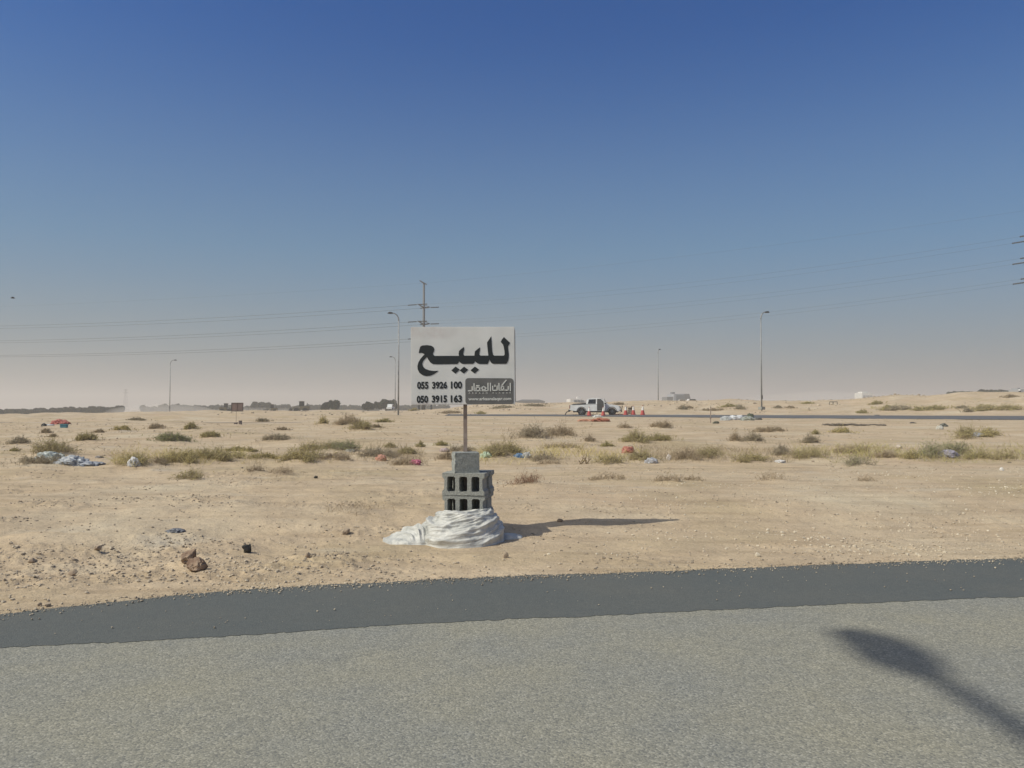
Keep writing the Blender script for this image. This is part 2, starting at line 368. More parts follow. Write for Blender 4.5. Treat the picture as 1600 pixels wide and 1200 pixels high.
def box(bm, c, s, rz=0, bev=0):
    r = bmesh.ops.create_cube(bm, size=1); vs = r['verts']
    bmesh.ops.scale(bm, vec=s, verts=vs)
    if bev:
        es = list({e for v in vs for e in v.link_edges})
        q = bmesh.ops.bevel(bm, geom=es, offset=bev, segments=2, affect='EDGES'); vs = list({v for f in q['faces'] for v in f.verts} | {v for v in vs if v.is_valid})
    if rz: bmesh.ops.rotate(bm, cent=(0, 0, 0), matrix=Matrix.Rotation(rz, 3, 'Z'), verts=vs)
    bmesh.ops.translate(bm, vec=c, verts=vs); return vs
def tube(bm, pts, r, n=8, cap=True):
    pts = [Vector(p) for p in pts]; rs = r if isinstance(r, (list, tuple)) else [r] * len(pts); rings = []
    for i, p in enumerate(pts):
        d = (pts[min(i + 1, len(pts) - 1)] - pts[max(i - 1, 0)]).normalized()
        u = d.cross(Vector((0, 0, 1))); u = u.normalized() if u.length > 1e-3 else Vector((1, 0, 0)); v = d.cross(u)
        rings.append([bm.verts.new(p + (u * math.cos(a) + v * math.sin(a)) * rs[i]) for a in [2 * math.pi * k / n for k in range(n)]])
    for a, b in zip(rings, rings[1:]):
        for k in range(n): bm.faces.new((a[k], a[(k + 1) % n], b[(k + 1) % n], b[k]))
    if cap: bm.faces.new(rings[0][::-1]); bm.faces.new(rings[-1])
def prism(bm, prof, y0, y1, plane='XZ', taper=None):
    """closed outline in x,z pushed along y"""
    a = [bm.verts.new((p[0], y0, p[1])) for p in prof]; b = [bm.verts.new((p[0], y1, p[1])) for p in prof]
    bm.faces.new(a); bm.faces.new(b[::-1]); n = len(prof)
    for i in range(n): bm.faces.new((a[i], b[i], b[(i + 1) % n], a[(i + 1) % n]))
    return a + b
def holed(name, outer, holes, thick, m, parent=None, y0=0):
    """plate in x,z with holes, pushed along y: returns one mesh"""
    loops = [outer] + holes; flat = [p for l in loops for p in l]
    tris = tessellate_polygon([[Vector((p[0], p[1], 0)) for p in l] for l in loops])
    bm = bmesh.new(); A = [bm.verts.new((p[0], y0, p[1])) for p in flat]; B = [bm.verts.new((p[0], y0 + thick, p[1])) for p in flat]
    for t in tris:
        if len({*t}) < 3: continue
        try: bm.faces.new([A[i] for i in t]); bm.faces.new([B[i] for i in t[::-1]])
        except ValueError: pass
    k = 0
    for l in loops:
        n = len(l)
        for i in range(n):
            i0, i1 = k + i, k + (i + 1) % n
            bm.faces.new((A[i0], B[i0], B[i1], A[i1]))
        k += n
    return bobj(name, bm, m, parent)
def copy_tree(o, parent=None):
    c = o.copy(); COL.objects.link(c); c.parent = parent
    for ch in list(o.children): copy_tree(ch, c)
    return c
_ico = {}
def ico(sub):
    if sub not in _ico:
        bm = bmesh.new(); bmesh.ops.create_icosphere(bm, subdivisions=sub, radius=1)
        _ico[sub] = (np.array([v.co[:] for v in bm.verts]), np.array([[v.index for v in f.verts] for f in bm.faces])); bm.free()
    return _ico[sub]
def lump(name, loc, size, m, seed, sub=4, rough=.35, freq=1.6, parent=None, cut=True, rz=0):
    v, f = ico(sub); rng = np.random.RandomState(seed); v = v.copy()
    n3 = lambda p, fr, s: (vnoise(p[:, 0] * fr + s, p[:, 1] * fr - s, s) + vnoise(p[:, 1] * fr + 5, p[:, 2] * fr + s, s + 7) + vnoise(p[:, 2] * fr, p[:, 0] * fr + 11, s + 3)) / 3
    r = 1 + rough * n3(v, freq, seed) + rough * .5 * n3(v, freq * 2.3, seed + 1) + rough * .28 * n3(v, freq * 5, seed + 2) + rough * .16 * n3(v, freq * 11, seed + 4)
    v = v * r[:, None]
    if cut:
        for k in range(7):
            d = rng.normal(size=3); d /= np.linalg.norm(d); c = rng.uniform(.62, .9); t = v @ d - c
            v = v - np.outer(np.maximum(t, 0) * .85, d)
    v = v * np.array(size) / 2
    o = np_obj(name, v, f, m, parent, smooth=False); o.location = loc; o.rotation_euler = (0, 0, rz); return o

# where the bushes grow (photo columns and rows of their outline, kind, label, density, leafiness)
B = [
 (45, 106, 683, 712, 'olive', 'big olive bush at far left above the grey plastic', 1.3, 1.2),
 (20, 88, 709, 727, 'grey', 'low grey bush at far left in front of the big olive bush', 1, 1),
 (12, 41, 681, 695, 'grey', 'small grey bush at the left edge', 1, 1),
 (16, 27, 700, 706, 'olive', 'tiny dark tuft below the small grey bush at the left edge', 1, 1),
 (62, 78, 670, 678, 'dry', 'tiny round tuft below the blue bin', 1, 1),
 (76, 86, 677, 684, 'dry', 'tiny tuft right above the big olive bush', 1, .6),
 (114, 147, 675, 690, 'olive', 'small olive bush with pale litter at its foot', 1.2, 1),
 (147, 160, 670, 677, 'dry', 'tiny brown tuft with a pale tip', 1, .6),
 (177, 201, 665, 673, 'yellow', 'small flat yellowish tuft', 1, 1),
 (228, 254, 661, 671, 'dry', 'distant low brown bush beneath a pale rag', 1, .8),
 (288, 306, 658, 672, 'olive', 'distant upright olive bush', 1, 1),
 (237, 289, 673, 691, 'green', 'dark domed green bush on a small sand hummock', 1.5, 1.3),
 (311, 339, 671, 685, 'olive', 'small round olive bush right of the dark domed bush', 1.3, 1.1),
 (178, 236, 705, 730, 'yellow', 'yellowish straw clump beside the white bag', 1, 1),
 (236, 260, 716, 729, 'dry', 'short brown dead clump right of the white bag', 1, .5),
 (244, 312, 700, 725, 'yellow', 'left half of a wide yellow straw thicket', 1.3, 1),
 (300, 372, 699, 724, 'olive', 'right half of the wide straw thicket, greener', 1.3, 1.1),
 (355, 384, 697, 706, 'olive', 'small low tuft above the wide straw thicket', 1, 1),
 (270, 313, 732, 752, 'olive', 'dark spiky bush standing alone nearer than the thickets', .7, .6),
 (385, 430, 708, 720, 'yellow', 'pale yellow low straw patch', .8, .8),
 (382, 410, 724, 739, 'dry', 'sparse little dry bush left of the fallen branch', .35, .5),
 (413, 462, 726, 745, 'dry', 'sparse dry bush like a fallen branch', .3, .25),
 (407, 452, 675, 689, 'grey', 'grey low bush with a dark clod at its right', 1, .7),
 (431, 447, 667, 673, 'dry', 'tiny dark brown tuft', 1, .6),
 (432, 500, 697, 723, 'yellow', 'large yellow bush in the middle left mound', 1.6, 1.2),
 (465, 525, 684, 706, 'olive', 'olive bush on the crest of the middle left mound', 1.3, 1.1),
 (508, 562, 685, 707, 'green', 'green bush on the right of the middle left mound', 1.3, 1.2),
 (495, 545, 706, 722, 'dry', 'brown dry brush at the foot of the yellow bush', .9, .4),
 (522, 562, 647, 665, 'dry', 'distant brown bush on the left of a double clump', 1.2, 1),
 (545, 580, 655, 673, 'olive', 'distant dark bush on the right of a double clump', 1.2, 1),
 (497, 511, 650, 664, 'yellow', 'faint distant straw tuft left of the double clump', 1, 1),
 (580, 594, 663, 669, 'dry', 'tiny tuft right of the double clump', 1, 1),
 (560, 622, 697, 716, 'grey', 'grey brown brush with an orange rag', 1, .6),
 (600, 618, 692, 701, 'olive', 'small olive tuft on top of the grey brown brush', 1, 1),
 (620, 650, 700, 712, 'olive', 'dark low bush right of the grey brown brush', 1.3, 1),
 (612, 656, 713, 729, 'dry', 'low dry brush beside the magenta rag', .9, .5),
 (651, 662, 691, 700, 'olive', 'tiny olive tuft left of the sign post', 1, 1),
 (681, 698, 688, 698, 'olive', 'small olive tuft nearest the sign post', 1, 1),
 (678, 716, 702, 722, 'dry', 'dry bush just left of the block stack', .8, .6),
 (748, 800, 686, 716, 'olive', 'tall straw bush just right of the block stack', 1.3, 1),
 (780, 822, 690, 714, 'yellow', 'yellowish bush behind the blue bag', 1.1, .9),
 (808, 857, 659, 687, 'grey', 'large grey bush, left part of the biggest clump', 1.5, 1),
 (850, 897, 662, 685, 'dry', 'large brown bush, right part of the biggest clump', 1.4, 1),
 (912, 932, 681, 692, 'dry', 'pale brown tuft below the truck', .7, .7),
 (940, 958, 691, 699, 'olive', 'tiny upright tuft left of the red bag', 1, 1),
 (848, 906, 690, 702, 'dry', 'low twiggy brown brush below the biggest clump', .5, .4),
 (826, 872, 706, 722, 'grey', 'grey brush right of the blue bag', .7, .5),
 (925, 982, 705, 728, 'yellow', 'straw bush right of the dead stump', .8, .8),
 (980, 1022, 700, 722, 'olive', 'olive brush below the red bag', 1, .8),
 (972, 1016, 673, 693, 'olive', 'olive domed bush left part of a long clump', 1.3, 1.1),
 (1008, 1050, 677, 690, 'olive', 'low olive tail of the long clump', 1.2, 1),
 (1018, 1052, 656, 670, 'dry', 'distant twiggy brown bush below the right lamp posts', .9, .6),
 (967, 988, 660, 670, 'dry', 'faint distant brush below the traffic cones', .4, .5),
 (1046, 1094, 697, 720, 'dry', 'wide straw coloured bush, left half', 1, .9),
 (1084, 1137, 695, 719, 'olive', 'wide olive straw bush, right half', 1, .9),
 (1022, 1072, 738, 756, 'dry', 'sparse dry bush on the open sand', .4, .3),
 (1070, 1100, 742, 753, 'dry', 'flat dry sprigs right of a sparse bush', .3, .3),
 (922, 980, 736, 753, 'dry', 'sparse dry brush between the reddish twigs and open sand', .35, .4),
 (797, 850, 737, 760, 'red', 'reddish dead twigs right of the block stack', .5, .15),
 (1182, 1226, 666, 676, 'dry', 'flat brown bush below the far road', 1, .7),
 (1138, 1162, 675, 692, 'dry', 'small brown bush, left of a pair', .8, .7),
 (1162, 1197, 676, 692, 'grey', 'darker small bush, right of a pair', 1, .8),
 (1252, 1281, 677, 693, 'grey', 'round grey bush on the right plain', 1.1, .9),
 (1268, 1280, 671, 680, 'olive', 'tiny tuft behind the round grey bush', .8, .8),
 (1302, 1330, 667, 677, 'yellow', 'yellow low tuft under the dark debris row', .9, 1),
 (1146, 1208, 703, 725, 'yellow', 'straw yellow low thicket on the right', .9, .8),
 (1207, 1238, 697, 713, 'grey', 'dark grey rounded bush above the white scraps', 1.3, .9),
 (1238, 1302, 696, 720, 'olive', 'wide olive bush right of the white scraps', 1, .9),
 (1308, 1366, 692, 710, 'dry', 'brown dome behind the spiky bush', 1, .9),
 (1316, 1368, 706, 730, 'green', 'spiky grey green bush on the right', .6, .5),
 (1366, 1402, 700, 717, 'dry', 'pale brown rounded bush right of the spiky bush', 1, .9),
 (1496, 1532, 663, 688, 'olive', 'tall olive bush upper right with grey plastic', 1.2, 1.1),
 (1524, 1568, 667, 684, 'yellow', 'yellow green bush beside the tall olive bush', 1, 1),
 (1433, 1485, 691, 718, 'green', 'dense green bush left of the lilac plastic', 1.3, 1.2),
 (1470, 1522, 686, 714, 'green', 'leafy pale green bush over the lilac plastic', 1.2, 1.1),
 (1408, 1440, 702, 719, 'yellow', 'straw tail left of the dense green bush', .9, .9),
 (1508, 1556, 703, 719, 'olive', 'low olive mound right of the lilac plastic', 1, .9),
 (1556, 1606, 701, 723, 'olive', 'flat brush at the right border', .8, .7),
 (1183, 1236, 735, 753, 'dry', 'sparse reddish sprigs on bare sand at the right', .22, .25),
 (1340, 1375, 742, 754, 'dry', 'flat dead sprigs on open sand at far right', .22, .2),
 (500, 590, 773, 806, 'dry', 'flat dead twigs on the sand left of the stack', .22, .1),
 (700, 740, 694, 706, 'grey', 'small grey brush behind the solid block', .8, .6),
 (385, 400, 700, 707, 'olive', 'tiny green tuft above the pale straw patch', .8, 1),
 (838, 880, 714, 727, 'dry', 'trailing twigs in front of the grey brush', .35, .3),
]
SPOT = []
for b in B:
    g = ground((b[0] + b[1]) / 2, b[3]); k = g.y / F; w_, h_ = (b[1] - b[0]) * k, (b[3] - b[2]) * k; SPOT.append((g, w_, h_))
for (g, w_, h_) in SPOT: HUM.append((g.x + .1 * w_, g.y + w_ * .25, max(w_ * .55, .25), max(w_ * .35, .25), min(.22 * h_, .15)))

# ------------------------------------------------------------------ ground sheet
def build_ground():
    fr = np.arange(-40, 40.01, .13)
    left = np.concatenate([np.arange(-180, -60, 4), np.arange(-60, -40, 1)]); right = -left[::-1]
    ang = np.radians(np.concatenate([left, fr, right[:-1]]))
    rs = [.6, 1.5, 2.5, 3.3]; r = 3.9
    while r < 7.5: rs.append(r); r *= 1.0038
    while r < 14: rs.append(r); r *= 1.0055
    while r < 45: rs.append(r); r *= 1.011
    while r < 150: rs.append(r); r *= 1.016
    while r < 9000: rs.append(r); r *= 1.07
    rs = np.array(rs); A, Rr = np.meshgrid(ang, rs)
    x = Rr * np.sin(A); y = Rr * np.cos(A); z = height(x, y)
    z = np.where(Rr > 1500, np.minimum(z, z - (Rr - 1500) * .004), z)
    v = np.stack([x, y, z], -1).reshape(-1, 3); na, nr = len(ang), len(rs)
    i = np.arange(nr - 1)[:, None] * na; j = np.arange(na)[None]; j2 = (j + 1) % na
    f = np.stack([i + j, i + j2, i + na + j2, i + na + j], -1).reshape(-1, 4)
    v = np.vstack([v, [[0, 0, -.06]]])
    o = np_obj("ground", v, f[:, ::-1], M['sand'], smooth=True)
    tag(o, kind='structure'); return o
build_ground()
def strip_mesh(name, xs, ya, yb, z, m, ny=1, zf=None):
    V = []; n = len(xs)
    for k in range(ny + 1):
        t = k / ny; yy = ya * (1 - t) + yb * t
        V.append(np.stack([xs, yy, np.full(n, z) if zf is None else zf(xs, yy)], -1))
    v = np.concatenate(V); i = np.arange(ny)[:, None] * n; j = np.arange(n - 1)[None]
    f = np.stack([i + j, i + j + 1, i + n + j + 1, i + n + j], -1).reshape(-1, 4)
    o = np_obj(name, v, f, m, smooth=True); tag(o, kind='structure'); return o
xs = np.concatenate([np.arange(-60, -6, 1.0), np.arange(-6, 7, .02), np.arange(7, 80, 1.0)])
strip_mesh("road", xs, .2 * xs - 3.7, y_edge(xs) + .0 * xs + .25, 0.0, M['road'], 3)
jit = .024 * fbm(xs / .035, xs * 0, 90, 3, .8) + .018 * fbm(xs / .5, xs * 0, 91, 2)
strip_mesh("road_edge", xs, y_inner(xs) + jit, y_edge(xs) + .25, 0.0022, M['strip'], 1)
xs2 = np.arange(-7, 138, 1.0)
yc = road2_y(xs2); ww = rwidth(xs2) / 2
strip_mesh("far_road", xs2, yc - ww, yc + ww, 0, M['road2'], 2, zf=lambda a, b: .43 + .020 * (b - road2_y(a)))
# narrow worn track at the left
trk = [ground(p, 660.5 - (p > 100) * 0) for p in (-40, 60, 160, 260, 380, 470)]
tx = np.linspace(trk[0].x, trk[-1].x, 90); ty = np.interp(tx, [p.x for p in trk], [p.y for p in trk])
strip_mesh("track", tx, ty - .25 - .5 * vnoise(tx * .9, tx * 0), ty + .3 + .6 * vnoise(tx * .8, tx * 0 + 3), 0, mat("track_dirt", (.22, .175, .14), .95, 0, (.42, .34, .25), .35, 5), 1,
           zf=lambda a, b: height(a, b) + .012 * vnoise(a * .7, b * 0) + .012)

# ------------------------------------------------------------------ pebbles (uncountable)
def pebbles(name, pts, sizes, m, seed, sink=.25):
    rng = np.random.RandomState(seed); v0, f0 = ico(1); n = len(pts)
    var = []
    for k in range(8):
        q = v0 * (1 + .28 * rng.uniform(-1, 1, (len(v0), 1))); var.append(q)
    var = np.array(var); V = var[rng.randint(0, 8, n)]
    sc = sizes[:, None] * rng.uniform(.6, 1.15, (n, 3)) * np.array([1, 1, .72]); a = rng.uniform(0, 6.28, n)
    V = V * sc[:, None, :]
    c, s = np.cos(a)[:, None], np.sin(a)[:, None]
    X = V[:, :, 0] * c - V[:, :, 1] * s; Y = V[:, :, 0] * s + V[:, :, 1] * c
    z = height(pts[:, 0], pts[:, 1]); Z = V[:, :, 2] + (z + sizes * (.5 - sink))[:, None]
    P = np.stack([X + pts[:, 0:1], Y + pts[:, 1:2], Z], -1).reshape(-1, 3)
    Fc = (f0[None] + (np.arange(n) * len(v0))[:, None, None]).reshape(-1, 3)
    o = np_obj(name, P, Fc, m); return o
rng = np.random.RandomState(11)
def scatter(n, px0, px1, d0, d1, dens=None, pw=1.0):
    d = d0 * (d1 / d0) ** (rng.uniform(0, 1, n) ** pw); px = rng.uniform(px0, px1, n); x = (px - 800) / F * d
    k = np.ones(n, bool)
    if dens is not None: k = rng.uniform(0, 1, n) < dens(x, d, px)
    k &= (d - y_edge(x)) > .02
    k &= ~((np.abs(x + .55) < .45) & (np.abs(d - 6.9) < .32))
    return np.stack([x[k], d[k]], -1)
dl = lambda x, y, px: np.clip(.10 + 1.25 * ss(.0, .40, fbm(x / 1.3, y / .6, 44, 3)) * (1 - .65 * ss(480, 700, px)), 0, 1)
p = scatter(42000, -150, 1750, 4.4, 14, dl)
tag(pebbles("gravel", p, .0035 + .013 * rng.uniform(0, 1, len(p)) ** 3.0, M['pebble'], 1), 'small tan and brown stones strewn over the sandy verge', 'gravel', kind='stuff')
p = scatter(9000, 800, 1800, 6.2, 14, lambda x, y, px: np.clip(.15 + 1.3 * ss(.05, .5, fbm(x / 1.0, y / .7, 52, 3)), 0, 1) * ss(760, 1100, px))
tag(pebbles("pale_gravel", p, .004 + .014 * rng.uniform(0, 1, len(p)) ** 3, M['palepebble'], 2), 'pale limestone pebbles strewn over the right of the verge', 'gravel', kind='stuff')
# grit on the asphalt edge
n = 5200; x = rng.uniform(-4.2, 6.5, n); e = y_edge(x); y = e - np.abs(rng.normal(0, .10, n)) + .10
far = rng.uniform(0, 1, n) < .035; y = np.where(far, e - rng.uniform(0, .9, n), y)
P_ = np.stack([x, y], -1)
def pebbles_flat(name, pts, sizes, m, seed):
    global height
    h0 = height; height = lambda a, b: np.maximum(h0(a, b), .006); o = pebbles(name, pts, sizes, m, seed, .2); height = h0; return o
tag(pebbles_flat("road_grit", P_, np.where(far, .0025 + .005 * rng.uniform(0, 1, n) ** 2, .002 + .008 * rng.uniform(0, 1, n) ** 4), M['pebble'], 3), 'loose grit lying along the ragged edge of the dark asphalt', 'gravel', kind='stuff')
# mid-distance clods
p = scatter(9000, -100, 1700, 13, 60, lambda x, y, px: np.clip(.06 + 1.2 * ss(.15, .5, fbm(x / 3.3, y / 3, 57, 3)), 0, 1), .8)
tag(pebbles("clods", p, (.008 + .030 * rng.uniform(0, 1, len(p)) ** 3) * (p[:, 1] / 20) ** .5, M['pebble'], 4), 'small clods and stones across the sandy plain', 'stones', kind='stuff')
p = scatter(5000, 300, 1700, 86, 125, lambda x, y, px: np.clip(ss(.0, .5, fbm(x / 6, y / 5, 59, 3)), 0, 1))
tag(pebbles("rubble", p, .05 + .16 * rng.uniform(0, 1, len(p)) ** 3, M['pebble'], 6), 'loose rubble across the sandy banks behind the far road', 'rubble', kind='stuff')

# ------------------------------------------------------------------ single rocks
def rock(px, py, w, h, m, label, seed, rough=.35, name="rock", dep=None, freq=1.6):
    g = ground(px, py); k = g.y / F; o = lump(name, (g.x, g.y + w * k * .3, g.z + h * k * .38), (w * k, (dep or w * .8) * k, h * k * 1.15), m, seed, 4, rough, freq)
    return tag(o, label, 'rock')
rock(294, 882, 26, 22, M['redrock'], 'reddish brown rock half of a split pair nearest the left road edge', 3, .75)
rock(310, 893, 27, 22, M['redrock'], 'lighter ridged brown rock leaning right of the reddish rock by the road', 9, .6, freq=2.2)
rock(387, 864, 16, 13, M['black'], 'small black tar lump lying on the sand', 14, .7, "tar_lump")
rock(541, 835, 14, 11, M['stone'], 'small brown stone on the sand left of the plastic wrap', 17)
rock(155, 864, 12, 9, M['stone'], 'pale angular stone at the far left of the gravel patch', 21)
rock(117, 898, 14, 9, M['stone'], 'low dark stone near the road edge at lower left', 25)
rock(52, 879, 12, 8, M['stone'], 'pale flat stone among the gravel at the left border', 27)
rock(79, 948, 9, 7, M['stone'], 'small grey stone lying on the asphalt edge at far left', 29)
rock(874, 815, 9, 5, M['stone'], 'small clod at the near end of the sign shadow', 33)
rock(790, 871, 10, 9, M['stone'], 'pale cracked stone in front right of the plastic wrap', 35)
rock(482, 871, 9, 9, M['stone'], 'upright tan stone on the verge left of the wrap', 37)
rock(1182, 869, 9, 7, M['palepebble'], 'whitish stone on the right of the verge', 39)
rock(66, 949, 7, 6, M['stone'], 'tiny tan stone beside the grey stone on the asphalt edge', 41)
rock(494, 748, 6, 5, M['black'], 'tiny dark stone on the plain below the dry branch bush', 43)

# ------------------------------------------------------------------ concrete blocks
def rrect(cx, cz, w, h, r, n=5, jit=0, rg=None):
    P = []
    for (sx, sz, a0) in ((1, 1, 0), (-1, 1, 90), (-1, -1, 180), (1, -1, 270)):
        for k in range(n):
            a = R(a0 + 90 * k / (n - 1)); P.append((cx + sx * (w / 2 - r) + r * math.cos(a), cz + sz * (h / 2 - r) + r * math.sin(a)))
    out = []
    for i, p in enumerate(P):
        q = P[(i + 1) % len(P)]; L = math.hypot(q[0] - p[0], q[1] - p[1]); m_ = max(1, int(L / .012))
        for k in range(m_):
            t = k / m_; out.append((p[0] + (q[0] - p[0]) * t + (rg.uniform(-jit, jit) if rg else 0), p[1] + (q[1] - p[1]) * t + (rg.uniform(-jit, jit) if rg else 0)))
    return out
def hollow_block(loc, rz, label, seed, w=.39, h=.198, d=.195, broken=False):
    rg = random.Random(seed)
    # outline with the concave groove of the block's ends
    o = [(-w / 2, 0), (w / 2, 0)]
    side = [(w / 2, .0), (w / 2, .035), (w / 2 - .018, .055), (w / 2 - .02, h - .055), (w / 2, h - .035), (w / 2, h)]
    ol = side + [(-x, z) for x, z in side[::-1]]
    out = []
    for i, p in enumerate(ol):
        q = ol[(i + 1) % len(ol)]; L = math.hypot(q[0] - p[0], q[1] - p[1]); m_ = max(1, int(L / .011))
        for k in range(m_):
            t = k / m_; out.append((p[0] + (q[0] - p[0]) * t + rg.uniform(-.0013, .0013), p[1] + (q[1] - p[1]) * t + rg.uniform(-.0013, .0013)))
    hl = [rrect(cx, h / 2, .074, .136, .016, 4, .0012, rg) for cx in (-.112, 0, .112)]
    root = holed("concrete_block", out, hl, d, M['block']); root.location = (loc[0], loc[1], loc[2] - .010); root.rotation_euler = (0, 0, rz)
    return tag(root, label, 'concrete block', 'concrete blocks stacked at the foot of the sign')
DX = -.435; DY = 6.97
RZ = R(-9)
def off(dx, dy, dz=0):
    c, s = math.cos(RZ), math.sin(RZ); return (DX + dx * c - dy * s, DY + dx * s + dy * c, dz)
hollow_block(off(.0, 0, .020), RZ, 'lowest front hollow block, buried in the white plastic', 1)
hollow_block(off(-.003, .002, .22), RZ + R(.5), 'front hollow block just above the white plastic with half hidden left hole', 2)
hollow_block(off(-.005, -.004, .42), RZ - R(.6), 'uppermost front hollow block with three full open holes', 3)
hollow_block(off(.005, .21, .020), RZ + R(1), 'lowest rear hollow block behind the plastic wrapped one', 4)
hollow_block(off(.0, .215, .22), RZ + R(-1), 'rear hollow block behind the middle front block', 5)
hollow_block(off(.012, .215, .42), RZ + R(1), 'uppermost rear hollow block whose end shows right of the stack', 6)
# upright closed block on top
bm = bmesh.new(); box(bm, (0, 0, .1), (.226, .22, .186)); bmesh.ops.subdivide_edges(bm, edges=bm.edges[:], cuts=9, use_grid_fill=True)
rg = random.Random(9)
for v in bm.verts:
    k = .0018; onx = v.co.x < -.112
    if onx: k = .007
    v.co += Vector((rg.uniform(-k, k), rg.uniform(-k, k) * .6, rg.uniform(-k, k) * .5))
tb = bobj("solid_block", bm, M['plain_face']); tb.location = (-.428, DY + .14, .598); tb.rotation_euler = (0, 0, R(11))
tag(tb, 'closed grey concrete block standing alone on top of the stack', 'concrete block', 'concrete blocks stacked at the foot of the sign')

# ------------------------------------------------------------------ plastic sheet round the foot
def plastic():
    nth, ns = 520, 150
    th = np.linspace(0, 2 * np.pi, nth, endpoint=False); s = np.linspace(0, 1, ns)
    T, Q = np.meshgrid(th, s)
    cx, cy = DX + .01, DY + .19
    hw, hd = .205, .235
    c, sn = np.cos(T), np.sin(T)
    ri = 1 / (np.abs(c / hw) ** 5 + np.abs(sn / hd) ** 5) ** .2      # inner ring hugs the blocks
    deg = np.degrees(T) % 360
    ro = np.interp(deg, [0, 30, 90, 150, 180, 200, 225, 250, 270, 290, 320, 345, 360], [.312, .30, .30, .31, .335, .40, .54, .59, .585, .56, .46, .35, .312])
    ro = ro + .014 * fbm(c * 3, sn * 3, 201, 4)
    rr = ri + (np.maximum(ro, ri + .03) - ri) * Q ** .9
    topz = .165 + .115 * ss(.45, -.55, sn) * (1 - 0) if False else .150 + .118 * (1 - ss(-.75, .1, sn)) + .012 * fbm(c * 2.2 + 4, sn * 2.2, 207, 3) + .02 * c * (sn < -.3)
    prof = 1 - Q ** 1.15 * .55 - .45 * Q ** 3
    prof = np.where(Q < .03, 1.0, prof)
    x = cx + rr * c; y = cy + rr * sn
    g = height(x, y)
    am = ss(0, .10, Q) * (1 - ss(.93, 1, Q))
    # long soft folds sweeping round the heap at changing slants, pinched and doubled
    def fold(k, amp, slant, seed, sharp):
        ph = Q * k + slant * np.sin(T + seed) + .35 * slant * np.sin(2 * T + seed * 2) + .55 * fbm(c * 1.3 + seed, sn * 1.3 + Q * .6, seed, 3) + .10 * fbm(c * 6, sn * 6 + Q * 3, seed + 3, 2)
        w_ = .5 + .5 * np.sin(ph * 2 * np.pi); m_ = .25 + .75 * ss(-.35, .3, fbm(c * 1.5 - seed, sn * 1.5 + Q * 1.5, seed + 9, 2))
        return amp * (w_ ** sharp) * m_
    H = fold(1.7, .034, .8, 301, 1.6) + fold(3.1, .022, -1.3, 311, 2.2) + fold(5.5, .010, 1.7, 321, 2.6) + .022 * fbm(x * 4, y * 4 + 3, 222, 2) + fold(9.5, .007, -2.0, 331, 2.5) + fold(14, .0045, 2.4, 341, 2.5) + .006 * (1 - 2 * np.abs(fbm(x * 9 + Q * 4, y * 9, 233, 3)))
    z = g + prof * (topz - g * .5) + am * H * .75 + .003
    push = am * H * .85; x = x + push * c; y = y + push * sn
    z = np.where(Q > .985, np.minimum(z, g - .012), z)
    v = np.stack([x, y, z], -1).reshape(-1, 3)
    i = np.arange(ns - 1)[:, None] * nth; j = np.arange(nth)[None]; j2 = (j + 1) % nth
    f = np.stack([i + j, i + nth + j, i + nth + j2, i + j2], -1).reshape(-1, 4)
    V = [v]; Fs = [f]; base = len(v)
    # flattened loose ends lying to the left and to the right of the heap
    for (ox, oy, ax, ay, hh, sd) in ((-.84, 6.90, .33, .21, .15, 301), (-.06, 7.08, .16, .11, .03, 340)):
        n1, n2 = 260, 90; t = np.linspace(0, 2 * np.pi, n1, endpoint=False); q = np.linspace(0, 1, n2); TT, QQ = np.meshgrid(t, q)
        c, sn = np.cos(TT), np.sin(TT)
        rr = QQ * (1 + .10 * fbm(c * 2, sn * 2, sd, 3) + .05 * fbm(c * 7, sn * 7, sd + 5, 2))
        x = ox + ax * rr * c; y = oy + ay * rr * sn; g = height(x, y)
        ph = (x - ox) * 9 + (y - oy) * 7 + 2.2 * fbm(x * 3.2, y * 3.2, sd + 2, 3)
        fol = (1 - np.abs(np.sin(ph * np.pi))) ** 1.2 * .03 + (1 - np.abs(np.sin(ph * 2.3 * np.pi + 1))) * .011
        dome = (1 - QQ ** 2) * (.35 + .65 * ss(-ax * .9, ax * .5, x - ox))
        z = g + hh * dome + (1 - QQ ** 4) * (fol * min(1, hh * 9) + .02 * fbm(x * 8, y * 8, sd + 9, 4) * min(1, hh * 9)) + .006
        z = np.where(QQ > .97, g - .012, z)
        v2 = np.stack([x, y, z], -1).reshape(-1, 3); i = np.arange(n2 - 1)[:, None] * n1; j = np.arange(n1)[None]; j2 = (j + 1) % n1
        f2 = np.stack([i + j, i + n1 + j, i + n1 + j2, i + j2], -1).reshape(-1, 4)
        V.append(v2); Fs.append(f2 + base); base += len(v2)
    o = np_obj("plastic_sheet", np.vstack(V), np.vstack(Fs), M['plastic'], smooth=True)
    tag(o, 'crumpled translucent white plastic sheet bundled round the lowest blocks', 'plastic sheet')
plastic()

